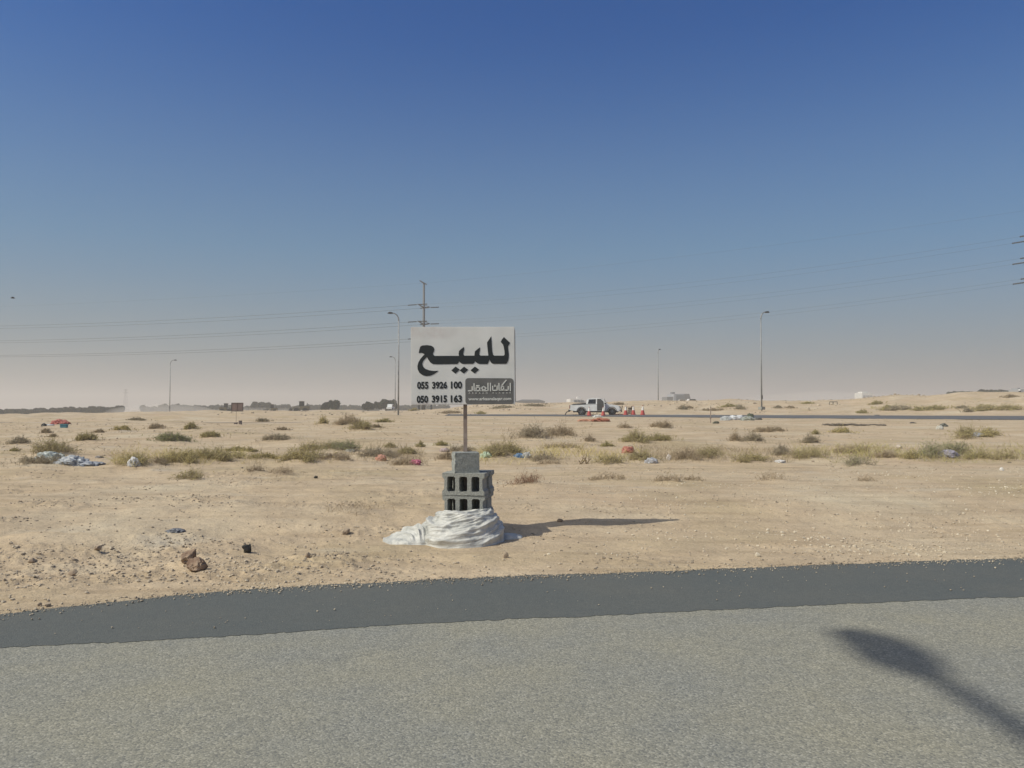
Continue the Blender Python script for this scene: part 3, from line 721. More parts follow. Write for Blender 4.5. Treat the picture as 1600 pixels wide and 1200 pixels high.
# ------------------------------------------------------------------ the sign
SX, SYY = -.453, 7.13
sign = empty("for_sale_sign", (SX, SYY, hz(SX, SYY)), 0, 'white for sale board with big black Arabic word on a rusty post', 'sign')
BW, BH = .962, .722
zb = 1.2 + (HY - 632.2) / F * SYY - sign.location.z      # lower edge above post foot
bo = empty  # (kept simple: the board's own frame of reference is a panel object)
bx0 = (724.2 - 800) / F * SYY - SX
bm = bmesh.new(); box(bm, (0, 0, BH / 2), (BW, .022, BH), bev=.004)
panel = bobj("panel", bm, M['board'], sign); panel.location = (bx0, 0, zb); panel.rotation_euler = (0, R(-.5), R(4))
bm = bmesh.new()
for zz in (.012, BH - .012): box(bm, (0, .0215, zz), (BW - .01, .018, .02))
for xx in (-BW / 2 + .012, BW / 2 - .004): box(bm, (xx, .0215, BH / 2), (.02, .0175, BH - .05))
bobj("frame", bm, M['rust'], panel)
def zp(x, y):   # pixel of the enlarged sign photo -> board coordinates
    u = (x - 150) / 1093; yt = 205 - 20 * u; yb = 1018 - 8 * u
    return ((u - .5) * BW, (1 - (y - yt) / (yb - yt)) * BH)
def inkprism(name, polys, m, y=-.0135, parent=panel):
    bm = bmesh.new()
    for P in polys:
        tr = tessellate_polygon([[Vector((a, b, 0)) for a, b in P]])
        vs = [bm.verts.new((a, y, b)) for a, b in P]; vb = [bm.verts.new((a, y + .003, b)) for a, b in P]
        for t in tr:
            try: bm.faces.new([vs[i] for i in t]); bm.faces.new([vb[i] for i in t[::-1]])
            except ValueError: pass
        for i in range(len(P)): bm.faces.new((vs[i], vs[(i + 1) % len(P)], vb[(i + 1) % len(P)], vb[i]))
    return bobj(name, bm, m, parent)
word = [(1128,297),(1193,358),(1178,382),(1170,400),(1173,430),(1178,480),(1177,520),(1170,552),(1155,578),(1146,582),(1012,583),(995,575),(984,560),(975,538),(968,556),(960,575),(950,586),
 (870,586),(845,578),(832,568),(822,557),(815,572),(800,585),(700,587),(680,582),(665,572),(655,560),(647,574),(635,588),(420,593),(380,591),(352,574),(332,546),(317,518),
 (298,538),(278,560),(268,590),(275,617),(300,642),(345,657),(395,663),(435,659),(420,675),(390,696),(350,713),(310,717),(270,706),(238,683),(221,650),(217,615),(226,578),(248,540),(273,510),(293,488),
 (262,474),(232,477),(238,440),(248,410),(268,398),(320,393),(362,399),(385,412),(395,435),(391,458),(380,478),(383,495),(400,505),(652,502),(649,478),(654,450),(675,430),(704,408),(708,432),(701,460),(697,488),(712,500),
 (815,498),(817,475),(821,452),(840,435),(873,410),(874,440),(868,470),(867,489),(880,497),(962,496),(958,460),(952,400),(949,357),(968,330),(993,291),(998,350),(1000,400),(1003,450),(1012,488),(1025,496),(1125,495),(1134,483),(1133,450),(1125,400),(1118,377),(1094,350),(1105,325)]
def dia(cx, cy): return [zp(cx - 45, cy + 3), zp(cx - 2, cy + 37), zp(cx + 45, cy - 5), zp(cx + 1, cy - 37)]
inkprism("lettering", [[zp(*p) for p in word]], M['ink'])
inkprism("lettering", [dia(616, 652), dia(704, 652), dia(818, 650)], M['ink'])
pr = [zp(718 + 507 * t[0], 737 + 273 * t[1]) for t in []]
def rr_px(x0, y0, x1, y1, r):
    P = []
    for cx, cy, a0 in ((x1 - r, y0 + r, -90), (x1 - r, y1 - r, 0), (x0 + r, y1 - r, 90), (x0 + r, y0 + r, 180)):
        for k in range(7): a = R(a0 + 15 * k); P.append(zp(cx + r * math.cos(a), cy + r * math.sin(a)))
    return P
inkprism("logo_panel", [rr_px(717, 735, 1226, 1011, 34)], M['boardgrey'], -.0135)
def lz(x, y): return zp((x / 18.18 + 724 - 620) * 6.667, (y / 18.18 + 584 - 480) * 6.667)
def stroke(pts, w):
    out = []
    for (a, b) in zip(pts, pts[1:]):
        dx, dy = b[0] - a[0], b[1] - a[1]; L = math.hypot(dx, dy) or 1; ex, ey = dx / L * w / 2, dy / L * w / 2; nx, ny = -ey, ex
        out.append([lz(a[0] - ex + nx, a[1] - ey + ny), lz(b[0] + ex + nx, b[1] + ey + ny), lz(b[0] + ex - nx, b[1] + ey - ny), lz(a[0] - ex - nx, a[1] - ey - ny)])
    return out
w = 34; st = []
for q in ([(1358, 265), (1358, 470)], [(1298, 360), (1298, 458), (1205, 458)], [(1235, 175), (1110, 325), (1165, 365), (1165, 458), (1090, 458)], [(1110, 325), (1085, 430), (1200, 458)], [(1030, 270), (1030, 465), (1090, 460)],
          [(978, 345), (978, 465), (850, 465), (850, 350)], [(915, 320), (915, 350)], [(785, 265), (785, 475)], [(715, 265), (715, 475), (520, 475)], [(520, 400), (590, 350), (660, 400), (600, 465), (530, 410)],
          [(520, 475), (372, 475), (372, 375), (475, 375), (475, 475)], [(385, 330), (455, 330)], [(315, 280), (315, 475), (372, 475)], [(262, 365), (262, 478), (155, 478)]): st += stroke(q, w if len(q) > 2 or True else w)
yk = -.0165
inkprism("logo_lettering", st, M['boardtext'], yk)
def text(body, m, x0, x1, yb, yt, bold, name="lettering", y=-.0135, space=1.0, xf=None):
    cu = bpy.data.curves.new(name, 'FONT'); cu.body = body; cu.size = 1; cu.offset = bold; cu.space_character = space; cu.resolution_u = 3
    to = bpy.data.objects.new(name, cu); COL.objects.link(to); bpy.context.view_layer.update()
    dg = bpy.context.evaluated_depsgraph_get(); me = bpy.data.meshes.new_from_object(to.evaluated_get(dg)); bpy.data.objects.remove(to)
    c = np.array([v.co[:] for v in me.vertices]); mn, mx_ = c.min(0), c.max(0)
    (ax, az), (bx_, bz) = x0, x1
    H_ = yt - yb
    u = (c[:, 0] - mn[0]) / (mx_[0] - mn[0]); v_ = (c[:, 1] - mn[1]) / (mx_[1] - mn[1])
    X = ax + (bx_ - ax) * u; Z = az + (bz - az) * u + v_ * H_
    co = np.stack([X, np.full(len(X), y), Z], -1)
    me.vertices.foreach_set("co", co.astype(np.float32).ravel()); me.materials.append(m); me.update()
    o = bpy.data.objects.new(name, me); COL.objects.link(o); o.parent = panel; return o
hh = zp(0, 775)[1] - zp(0, 852)[1]
def number(words, a, b, h, tot):
    k = 0
    for w_ in words:
        t0, t1 = k / tot, (k + len(w_)) / tot; k += len(w_) + .95
        text(w_, M['ink'], (a[0] + (b[0] - a[0]) * t0, a[1] + (b[1] - a[1]) * t0), (a[0] + (b[0] - a[0]) * t1, a[1] + (b[1] - a[1]) * t1), 0, h, .045, 'phone_number')
number(('055', '3926', '100'), zp(213, 853), zp(684, 847), hh, 11.9)
number(('050', '3915', '163'), zp(208, 998), zp(682, 990), hh, 11.9)
h2 = lz(0, 665)[1] - lz(0, 785)[1]
text("www.arkaanalaqar.com", M['boardtext'], lz(150, 785), lz(1380, 775), 0, h2, .03, "web_address", yk)
h3 = lz(0, 520)[1] - lz(0, 565)[1]
text("ARKAAN", M['boardtext'], lz(155, 565), lz(700, 564), 0, h3, .01, "small_lettering", yk, 2.4)
text("ALAQAR", M['boardtext'], lz(835, 563), lz(1375, 562), 0, h3, .01, "small_lettering", yk, 2.4)
bm = bmesh.new(); box(bm, (0, .052, (zb + .42) / 2 - .05), (.034, .034, zb + .42 + .1)); post = bobj("post", bm, M['rust'], sign); post.location = (.022, 0, 0); post.rotation_euler = (0, R(-.25), 0)

# ------------------------------------------------------------------ shrubs
def leafmat(name, a, b): return mat(name, a, .85, 0, b, 7, 3, contrast=(.3, .7), spec=.1, trans=.22)
VEG = {
 'olive': (leafmat("olive_leaf", (.37, .33, .14), (.52, .45, .22)), mat("twig", (.38, .31, .18), .9, 0, (.26, .21, .13), 9)),
 'green': (leafmat("green_leaf", (.28, .30, .14), (.42, .42, .22)), mat("twig_grey", (.28, .24, .17), .9)),
 'yellow': (leafmat("yellow_grass", (.50, .42, .17), (.66, .56, .28)), mat("straw", (.33, .27, .15), .9, 0, (.24, .20, .12), 9)),
 'grey': (leafmat("grey_leaf", (.36, .315, .21), (.50, .43, .30)), mat("twig_dry", (.25, .205, .15), .9, 0, (.35, .29, .21), 9)),
 'dry': (leafmat("dry_leaf", (.36, .29, .19), (.48, .39, .26)), mat("twig_brown", (.30, .225, .15), .9, 0, (.40, .32, .22), 9)),
 'red': (leafmat("red_leaf", (.26, .165, .10), (.33, .22, .14)), mat("twig_red", (.24, .14, .085), .9)),
}
def ribbons(P0, P1, P2, w, rg):
    """curved ribbon through three points, two quads each"""
    n = len(P0); d = P2 - P0; r = rg.normal(size=(n, 3)); s = np.cross(d, r); s /= np.linalg.norm(s, axis=1)[:, None] + 1e-9; s *= (w / 2)[:, None]
    V = np.stack([P0 - s, P0 + s, P1 - s * .8, P1 + s * .8, P2 - s * .25, P2 + s * .25], 1)
    b = (np.arange(n) * 6)[:, None]; f = np.concatenate([b + np.array([0, 1, 3, 2]), b + np.array([2, 3, 5, 4])])
    return V.reshape(-1, 3), f
def bush(px0, px1, yt, yb, kind, label, dens=1.0, leafy=1.0, cat='bush', group='desert bushes on the sandy plain', name='desert_bush', loc=None, wh=None, seed=None):
    if loc is None:
        g = ground((px0 + px1) / 2, yb); k = g.y / F; w, h = (px1 - px0) * k, (yb - yt) * k * 1.06
    else: g = Vector(loc); k = g.y / F; w, h = wh
    rg = np.random.RandomState(seed if seed is not None else int(px0 * 7 + yb))
    px = max(g.y / 769, .012)                    # one render pixel at that range
    nst = int(np.clip(165 * (w / max(h, .05)) ** .9, 120, 1050) * dens)
    dep = min(w * .6, 1.6) + .05
    # several crown lobes give the uneven outline
    nl = max(4, int(w / max(h, .08) * 3)); lr = rg.uniform(.75, 1.15, nl) * min(max(h * .8, w / nl * 1.5), w * .38); lx = ((np.arange(nl) + rg.uniform(.1, .9, nl)) / nl * 2 - 1) * (w * .52 - lr * .8); ly = rg.uniform(-.4, .4, nl) * dep; lh = rg.uniform(.5, 1.0, nl) * h * (1 - .45 * (np.abs(lx) / w * 2) ** 2); lh[nl // 2] = h
    li = rg.randint(0, nl, nst)
    base = np.stack([lx[li] + rg.normal(0, .28, nst) * lr[li] , ly[li] + rg.normal(0, .25, nst) * lr[li], np.full(nst, -.04 * h)], -1)
    el = np.arccos(rg.uniform(.05, 1, nst) ** .8); az = rg.uniform(0, 6.283, nst); rad = rg.uniform(.6, 1.08, nst)
    lh = lh * rg.uniform(.6, 1.15, nl); rad = rad * (1 + .25 * np.sin(az * 3 + li))
    tip = np.stack([lx[li] + lr[li] * np.sin(el) * np.cos(az) * rad, ly[li] + lr[li] * np.sin(el) * np.sin(az) * rad * .8, lh[li] * (np.cos(el) * .9 + .1) * rad], -1)
    skirt = rg.uniform(0, 1, nst) < .22; base[skirt, 0] = rg.normal(0, .34, skirt.sum()) * w; base[skirt, 1] = rg.normal(0, .34, skirt.sum()) * dep; tip[skirt] = base[skirt] + rg.normal(0, .13, (skirt.sum(), 3)) * h + np.array([0, 0, 1]) * h * rg.uniform(.1, .4, (skirt.sum(), 1))
    sprig = rg.uniform(0, 1, nst) < .07; tip[sprig] = base[sprig] + (tip[sprig] - base[sprig]) * rg.uniform(1.1, 1.35, (sprig.sum(), 1))
    mid = (base + tip) / 2 + rg.normal(0, .06, (nst, 3)) * h; mid[:, 2] += .06 * h
    wv = np.clip(px * .30, .003, .05) * rg.uniform(.5, 1.3, nst)
    V1, F1 = ribbons(base, mid, tip, wv, rg)
    # side twigs and leaves
    nt_ = int(nst * 2.2); si = rg.randint(0, nst, nt_); t = rg.uniform(.35, 1, nt_)[:, None]
    c = np.where(t < .5, base[si] + (mid[si] - base[si]) * t * 2, mid[si] + (tip[si] - mid[si]) * (t * 2 - 1))
    e = c + rg.normal(0, .11, (nt_, 3)) * np.array([h, h, h * .8]) + np.array([0, 0, .05 * h])
    V2, F2 = ribbons(c, (c + e) / 2 + rg.normal(0, .02, (nt_, 3)) * h, e, np.clip(px * .22, .0025, .04) * rg.uniform(.5, 1.2, nt_), rg); F2 = F2 + len(V1)
    nf = int(nst * 6 * leafy); si = rg.randint(0, nt_, nf); t = rg.uniform(.1, 1.05, nf)[:, None]; q = c[si] + (e[si] - c[si]) * t + rg.normal(0, .02, (nf, 3)) * h
    ls = np.clip(px * .45, .009, .07) * rg.uniform(.5, 1.4, nf); a = rg.normal(size=(nf, 3)); a /= np.linalg.norm(a, axis=1)[:, None]; b = np.cross(a, rg.normal(size=(nf, 3))); b /= np.linalg.norm(b, axis=1)[:, None]
    a *= ls[:, None]; b *= ls[:, None] * .45
    V3 = np.stack([q - a, q + b, q + a, q - b], 1).reshape(-1, 3); F3 = (np.arange(nf) * 4)[:, None] + np.arange(4) + len(V1) + len(V2)
    V = np.vstack([V1, V2, V3]); V[:, 2] = np.maximum(V[:, 2], -.06 * h - .02)
    dz = height(V[:, 0] + g.x, V[:, 1] + g.y + dep * .35) - g.z; V[:, 2] += np.clip(dz, -.3, .3)
    Fa = np.vstack([F1, F2, F3]); mi = np.concatenate([np.ones(len(F1) + len(F2)), np.zeros(len(F3))])
    o = np_obj(name, V, Fa, list(VEG[kind]), midx=mi); o.location = (g.x, g.y + dep * .35, g.z)
    return tag(o, label, cat, group)
for b, (g, w_, h_) in zip(B, SPOT): bush(b[0], b[1], b[2], b[3], b[4], b[5], b[6], b[7], loc=(g.x, g.y, hz(g.x, g.y)), wh=(w_ * 1.16, h_ * 1.02))
# bushes on the bank behind the far road
rb = np.random.RandomState(77)
BK = [(1362, 1380, 625, 632, 'hazy bush at the left foot of the pale mound on the right bank'), (1378, 1400, 632, 641, 'small bush below the pale mound on the right bank'), (1385, 1425, 633, 641, 'wide low bush below the pale mound on the right bank'),
 (1428, 1444, 636, 642, 'small bush in the gap between two wide ones on the right bank'), (1446, 1480, 632, 641, 'wide bush on the right bank left of the dark tree belt'), (1494, 1512, 632, 638, 'small bush under the left end of the tree belt on the right'),
 (1506, 1522, 637, 644, 'bush nearest the far road under the right tree belt'), (1520, 1560, 630, 642, 'largest bush on the bank under the dark right tree belt'), (1556, 1600, 630, 641, 'wide bush on the bank at the right border below the striped post'),
 (1570, 1590, 616, 621, 'dark tuft on the crest beside the striped post'), (1340, 1356, 640, 646, 'small tuft nearest the far road below the white cabin'), (1230, 1242, 634, 638, 'tiny tuft on the bank right of the tall right lamp'),
 (1128, 1150, 630, 636, 'tuft on the bank above the thin stake, left of a pair'), (1148, 1166, 632, 640, 'tuft on the bank above the dumped sheets'), (1064, 1084, 632, 638, 'flat bush just below the low white car'),
 (960, 975, 628, 633, 'bush on the crest above the truck bonnet'), (770, 800, 633, 638, 'low bush just right of the lower edge of the sign board'), (1100, 1130, 638, 642, 'flat low brush on the bank behind the thin stake'),
 (1060, 1075, 634, 640, 'dark tuft below the dusty car'), (1210, 1222, 633, 638, 'tiny tuft at the foot of the tall right lamp'), (690, 720, 640, 646, 'low bush under the board, left of the sign post'), (745, 758, 641, 647, 'tiny bush under the board, right of the sign post'),
 (820, 850, 630, 635, 'bush on the crest under the long low shed'), (640, 652, 636, 642, 'small bush left of the pylon guard posts'), (1256, 1270, 628, 631, 'tiny tuft on the crest left of the trestle'),
 (400, 420, 651, 659, 'brown tuft on the low bank right of the brown board'), (585, 610, 652, 660, 'brown tuft below the lamp left of the sign'), (200, 225, 652, 657, 'brown tuft on the low bank left of the far left lamp')]
for (a, b_, c, d, lb) in BK:
    bush(a, b_, c, d, ['olive', 'grey', 'dry'][rb.randint(3)], lb, 1.1, 1, group='bushes on the far sand banks')
def straw(px0, px1, yt, yb, n, kind, label, seed):
    rg = np.random.RandomState(seed); a, b_ = ground(px0, yb), ground(px1, yb); c = ground((px0 + px1) / 2, yt)
    px = rg.uniform(px0, px1, n); u = rg.uniform(0, 1, n); ya = np.interp(px, [px0, px1], [a.y, b_.y]); y = ya + u * max(c.y - (a.y + b_.y) / 2, 1.0) * rg.uniform(.3, 1, n); x = (px - 800) / F * y
    k = fbm(x / 1.1, y / 1.4, seed, 3) > rg.uniform(-.25, .35, n); x, y = x[k], y[k]; n = len(x); z = height(x, y); h = rg.uniform(.05, .24, n) * (.6 + .6 * ss(-.2, .4, fbm(x / .7, y / .7, seed + 3, 2)))
    P0 = np.stack([x, y, z - .01], -1); P2 = P0 + np.stack([rg.normal(0, .7, n) * h, rg.normal(0, .7, n) * h, h], -1)
    V, Fq = ribbons(P0, (P0 + P2) / 2 + np.array([0, 0, .02]), P2, rg.uniform(.5, 1.2, n) * y / 769 * .32, rg)
    tag(np_obj("dry_grass", V, Fq, VEG[kind][0]), label, 'dry grass', kind='stuff')
straw(175, 385, 702, 727, 3600, 'yellow', 'thin straw grass round the wide yellow thicket', 401)
straw(385, 665, 700, 726, 3600, 'dry', 'thin dry grass round the middle left mound', 402)
straw(745, 1000, 696, 726, 3600, 'yellow', 'thin straw grass right of the block stack', 403)
straw(1000, 1240, 698, 724, 3400, 'dry', 'thin dry grass behind the pale bank', 404)
straw(1240, 1600, 696, 724, 4400, 'olive', 'thin olive grass along the right bush row', 405)
straw(1360, 1600, 630, 642, 3000, 'olive', 'thin olive growth over the right sand bank', 406)
straw(780, 900, 668, 690, 1200, 'dry', 'thin dry grass round the biggest clump', 407)
# uncountable dry litter
def litter():
    n = 3800; p = scatter(n * 3, -50, 1650, 9, 60, lambda x, y, px: np.clip(.04 + 1.5 * ss(.1, .5, fbm(x / 2.4, y / 2, 83, 3)), 0, 1), .75)
    rg = np.random.RandomState(3); n = len(p); z = height(p[:, 0], p[:, 1]); s = rg.uniform(.03, .16, n) * (p[:, 1] / 18) ** .4
    P0 = np.stack([p[:, 0], p[:, 1], z + .004], -1); a = rg.uniform(0, 6.28, n); P2 = P0 + np.stack([np.cos(a) * s, np.sin(a) * s, rg.uniform(0, .5, n) * s], -1)
    V, Fq = ribbons(P0, (P0 + P2) / 2 + rg.normal(0, .1, (n, 3)) * s[:, None] * np.array([1, 1, .2]), P2, np.clip(p[:, 1] / 769 * .3, .004, .03), rg)
    tag(np_obj("dry_litter", V, Fq, VEG['dry'][1]), 'dry stems and sprigs scattered on the sand', 'dry litter', kind='stuff')
litter()

# ------------------------------------------------------------------ rubbish
def crumple(px0, px1, yt, yb, col, label, name='plastic_bag', cat='rubbish', seed=1, tr=.2, flat=1.0, rough=.4):
    g = ground((px0 + px1) / 2, yb); k = g.y / F; w, h = (px1 - px0) * k, (yb - yt) * k
    m = mat(name + "_film", col, rough, trans=tr) if isinstance(col, tuple) else col
    v, f = ico(6 if w > .5 else 5); v = v.copy(); a_ = np.arctan2(v[:, 1], v[:, 0]); X, Y, Z = v.T
    rdg = lambda fr, s_: 1 - 2 * np.abs(fbm(X * fr + Z * fr * .7 + s_, Y * fr - Z * fr * .5 + s_ * 2, s_, 2))
    q = .80 + .42 * fbm(X * 1.5 + seed, Y * 1.5 + Z * 1.1, seed, 3) + .34 * rdg(2.3, seed + 9) + .22 * rdg(5.5, seed + 13) + .12 * rdg(12, seed + 17)
    v = v * q[:, None]; v = v * np.array([w / 2, min(w * .35, h * 1.2 + .1), h * .60])
    zz = v[:, 2] + h * .10 * fbm(v[:, 0] / w * 9, v[:, 1] / w * 9, seed + 21, 3); v[:, 2] = np.maximum(zz, -h * .22)
    o = np_obj(name, v, f, m, smooth=True); o.location = (g.x, g.y + min(w * .3, h), g.z + h * .16)
    return tag(o, label, cat)
crumple(88, 128, 712, 727, (.42, .44, .46), 'grey white plastic sheeting beside the big olive bush', 'plastic_sheet', seed=4)
crumple(58, 92, 705, 719, (.38, .42, .40), 'greenish plastic caught under the big olive bush', 'plastic_sheet', seed=5)
crumple(116, 152, 721, 728, (.36, .38, .42), 'flat bluish plastic tail on the sand', 'plastic_sheet', seed=8)
crumple(200, 216, 715, 730, (.72, .72, .72), 'small white bag standing beside the straw clump', seed=6)
crumple(589, 602, 710, 720, (.50, .24, .17), 'orange red rag in the grey brush', 'rag', seed=7, tr=.05)
crumple(642, 656, 717, 726, (.52, .14, .22), 'magenta rag right of the dry brush', 'rag', seed=9, tr=.05)
crumple(752, 766, 706, 716, (.42, .52, .38), 'pale green bag right behind the block stack', seed=10)
crumple(804, 819, 707, 716, (.08, .19, .36), 'crumpled blue bag in front of the yellowish bush', seed=11, tr=.05)
crumple(817, 828, 705, 716, (.50, .50, .48), 'greyish bag touching the blue bag', seed=12)
crumple(974, 990, 697, 708, (.40, .15, .11), 'dull red bag among the olive brush', seed=13, tr=.05)
crumple(1010, 1026, 714, 724, (.45, .45, .47), 'grey bag half buried in front of the olive brush', seed=14)
crumple(1041, 1048, 710, 719, (.72, .66, .60), 'little upright white cup like scrap', 'paper_scrap', seed=15)
crumple(1213, 1226, 718, 723, (.70, .68, .66), 'white scraps on sand below the dark grey bush', 'paper_scrap', seed=16)
crumple(1468, 1498, 703, 715, (.42, .39, .45), 'lilac grey plastic under the leafy pale green bush', 'plastic_sheet', seed=17)
crumple(1519, 1540, 674, 683, (.40, .41, .44), 'grey plastic under the yellow green bush', 'plastic_sheet', seed=18)
crumple(1464, 1473, 664, 671, (.60, .58, .52), 'pale scrap of the tangled debris at upper right', 'paper_scrap', seed=19)
crumple(1470, 1481, 662, 667, (.12, .12, .10), 'dark scrap on top of the tangled debris', 'debris_scrap', seed=20, tr=0)
crumple(1400, 1409, 695, 701, (.60, .52, .44), 'small pale scrap on open sand', 'paper_scrap', seed=21)
crumple(1562, 1567, 730, 735, (.78, .76, .72), 'tiny white scrap at far right on the sand', 'paper_scrap', seed=22)
crumple(70, 82, 662.5, 665, (.70, .70, .70), 'thin white sheet by the left track', 'paper_scrap', seed=23)
crumple(65, 71, 661, 666, (.03, .03, .03), 'black bag by the thin white sheet', seed=24, tr=0)
crumple(79, 105, 655, 663, (.38, .12, .10), 'low heap of dark red plastic fencing beside the left track', 'red_heap', seed=25, tr=0, rough=.8)
crumple(905, 928, 654, 658.5, (.50, .27, .18), 'pale reddish earth heap in front of the truck', 'earth_heap', 'heap', seed=26, tr=0, rough=.95)
crumple(929, 951, 653, 659, (.34, .13, .08), 'red brown earth heap in front of the truck door', 'earth_heap', 'heap', seed=27, tr=0, rough=.95)
crumple(1128, 1142, 650, 657, (.55, .57, .57), 'left torn piece of the white dumped sheets by the far road', 'dumped_sheet', seed=28)
crumple(1136, 1162, 649.5, 656, (.74, .75, .76), 'large white dumped sheet by the far road', 'dumped_sheet', seed=29)
crumple(1151, 1160, 647.5, 653, (.76, .76, .75), 'white bag on top of the dumped sheets', seed=30)
crumple(1160, 1178, 650, 657, (.32, .34, .30), 'grey green dumped sheet at the right of the white sheets', 'dumped_sheet', seed=31, tr=0)
crumple(1168, 1177, 645, 654, (.07, .085, .05), 'dark green palm scrap on the dumped sheets', 'debris_scrap', seed=32, tr=0)
crumple(1182, 1190, 652, 656, (.10, .10, .09), 'dark lump right of the dumped sheets', 'debris_scrap', seed=33, tr=0)
crumple(1115, 1123, 658, 662, (.09, .09, .06), 'dark lump beside the thin stake', 'debris_scrap', seed=34, tr=0)
crumple(1423, 1431, 659.5, 661.5, (.10, .09, .08), 'thin dark scrap below the far road', 'debris_scrap', seed=35, tr=0)
for i, (a, b_) in enumerate(((1287, 1306), (1302, 1326), (1324, 1340), (1338, 1356), (1358, 1372), (1372, 1384))):
    crumple(a, b_, 661.5 + (i > 2), 664.3 + (i % 2), (.17, .145, .115), ('leftmost', 'second', 'third', 'fourth', 'fifth', 'rightmost')[i] + ' dark scrap in the row of earth scraps below the far road', 'earth_scrap', seed=40 + i, tr=0, rough=.95)['group'] = 'dark scraps in a row'
crumple(1368, 1374, 647.8, 649.6, (.16, .15, .14), 'small plank lying on the far road', 'debris_scrap', seed=50, tr=0)
crumple(150, 160, 712, 716, (.25, .22, .2), 'brown scrap between plastic tail and straw clump', 'debris_scrap', seed=51, tr=0)
crumple(262, 286, 827, 832, (.14, .145, .16), 'flat dark grey rag on the gravel', 'rag', seed=52, tr=0)
crumple(688, 700, 700, 706, (.50, .40, .38), 'pinkish scrap behind the dry bush', 'paper_scrap', seed=54)
crumple(541, 552, 702, 707, (.62, .60, .55), 'white scrap at the foot of the green bush', 'paper_scrap', seed=55)
# dead stump
g = ground(913, 725); k = g.y / F; bm = bmesh.new(); rg = random.Random(4)
for (x0, x1, z1, bend) in ((-9, -2, 14, 2), (-6, 3, 17, 3), (4, 1, 16, -3), (2, -4, 11, 4), (6, 9, 8, -2), (-3, -9, 7, -2), (3, 6, 13, 2)):
    tube(bm, [(x0 * k, 0, -.02), ((x0 + x1) / 2 * k + bend * k, rg.uniform(-.05, .05), z1 * k * .5), (x1 * k, rg.uniform(-.08, .08), z1 * k)], [.014, .012, .006], 6)
tag(bobj("dead_stump", bm, mat("bleached_wood", (.36, .29, .20), .9, 0, (.24, .18, .12), 8), None, g), 'bleached forked dead stump between the grey brush and the straw bush', 'stump')
# blue bin at the left
g = ground(101, 668.5); k = g.y / F; root = empty("blue_crate", g, R(8), 'blue plastic crate tipped near the red heap', 'crate')
bm = bmesh.new(); box(bm, (0, 0, 2.7 * k), (10 * k, 6 * k, 4.4 * k), bev=.4 * k); bobj("body", bm, mat("blue_plastic", (.05, .19, .25), .5), root)
bm = bmesh.new(); box(bm, (0, 0, 5.3 * k), (11 * k, 7 * k, .8 * k), bev=.15 * k); bobj("rim", bm, mat("blue_rim", (.10, .30, .36), .5), root)
bm = bmesh.new(); box(bm, (-1 * k, -1 * k, .15 * k), (11 * k, 7 * k, .5 * k)); bobj("skid", bm, mat("pale_green", (.38, .46, .38), .7), root)
# thin stake
g = ground(1110, 661); k = g.y / F; bm = bmesh.new(); tube(bm, [(0, 0, -.1), (.01, 0, 26 * k)], .025, 6); box(bm, (0, -.03, 8 * k), (.12, .02, .05))
tag(bobj("stake", bm, M['rust'], None, g), 'thin leaning stake in the sand left of the dumped sheets', 'stake')

# ------------------------------------------------------------------ small brown board at the left (seen from behind)
g = ground(371, 662.5); k = g.y / F; root = empty("brown_sign", g, R(-2), 'small brown board on a thin post seen from behind', 'sign')
bm = bmesh.new(); box(bm, (0, 0, 26.3 * k), (17 * k, .03, 13 * k)); bobj("panel", bm, mat("brown_board", (.20, .14, .125), .8, 0, (.15, .115, .105), 3), root)
bm = bmesh.new()
for a, c, sz in (((0, .0, 32.7 * k), 0, (18.4 * k, .05, 1.1 * k)), ((0, .0, 19.9 * k), 0, (18.4 * k, .05, .8 * k)), ((-8.9 * k, .0, 26.3 * k), 0, (.9 * k, .05, 11.8 * k)), ((8.9 * k, .0, 26.3 * k), 0, (.9 * k, .05, 11.8 * k))): box(bm, a, sz)
bobj("frame", bm, mat("dark_frame", (.08, .065, .06), .7), root)
bm = bmesh.new(); tube(bm, [(-1.2 * k, -.045, -.1), (-1.0 * k, -.045, 33 * k)], .3 * k, 8); bobj("post", bm, M['rust'], root)
for dx, hh_, lb in ((-.4, 3.0, 'low dark block at the foot of the brown board post'), (6.6, 6.0, 'upright dark block right of the brown board post')):
    rg = random.Random(int(dx)); x_ = g.x + dx * k; bm = bmesh.new(); w_ = (4.5 if dx < 0 else 3.3) * k; h_ = hh_ * k
    prism(bm, [(-w_ / 2, 0), (w_ / 2, 0), (w_ / 2, h_ * .28), (w_ / 2 - .12 * w_, h_ * .38), (w_ / 2 - .12 * w_, h_ * .66), (w_ / 2, h_ * .76), (w_ / 2, h_), (-w_ / 2, h_)], -.08, .12)
    tag(bobj("concrete_block", bm, mat("dark_block", (.13, .105, .10), .9), None, (x_, g.y - .18, hz(x_, g.y - .18) - .02)), lb, 'concrete block')

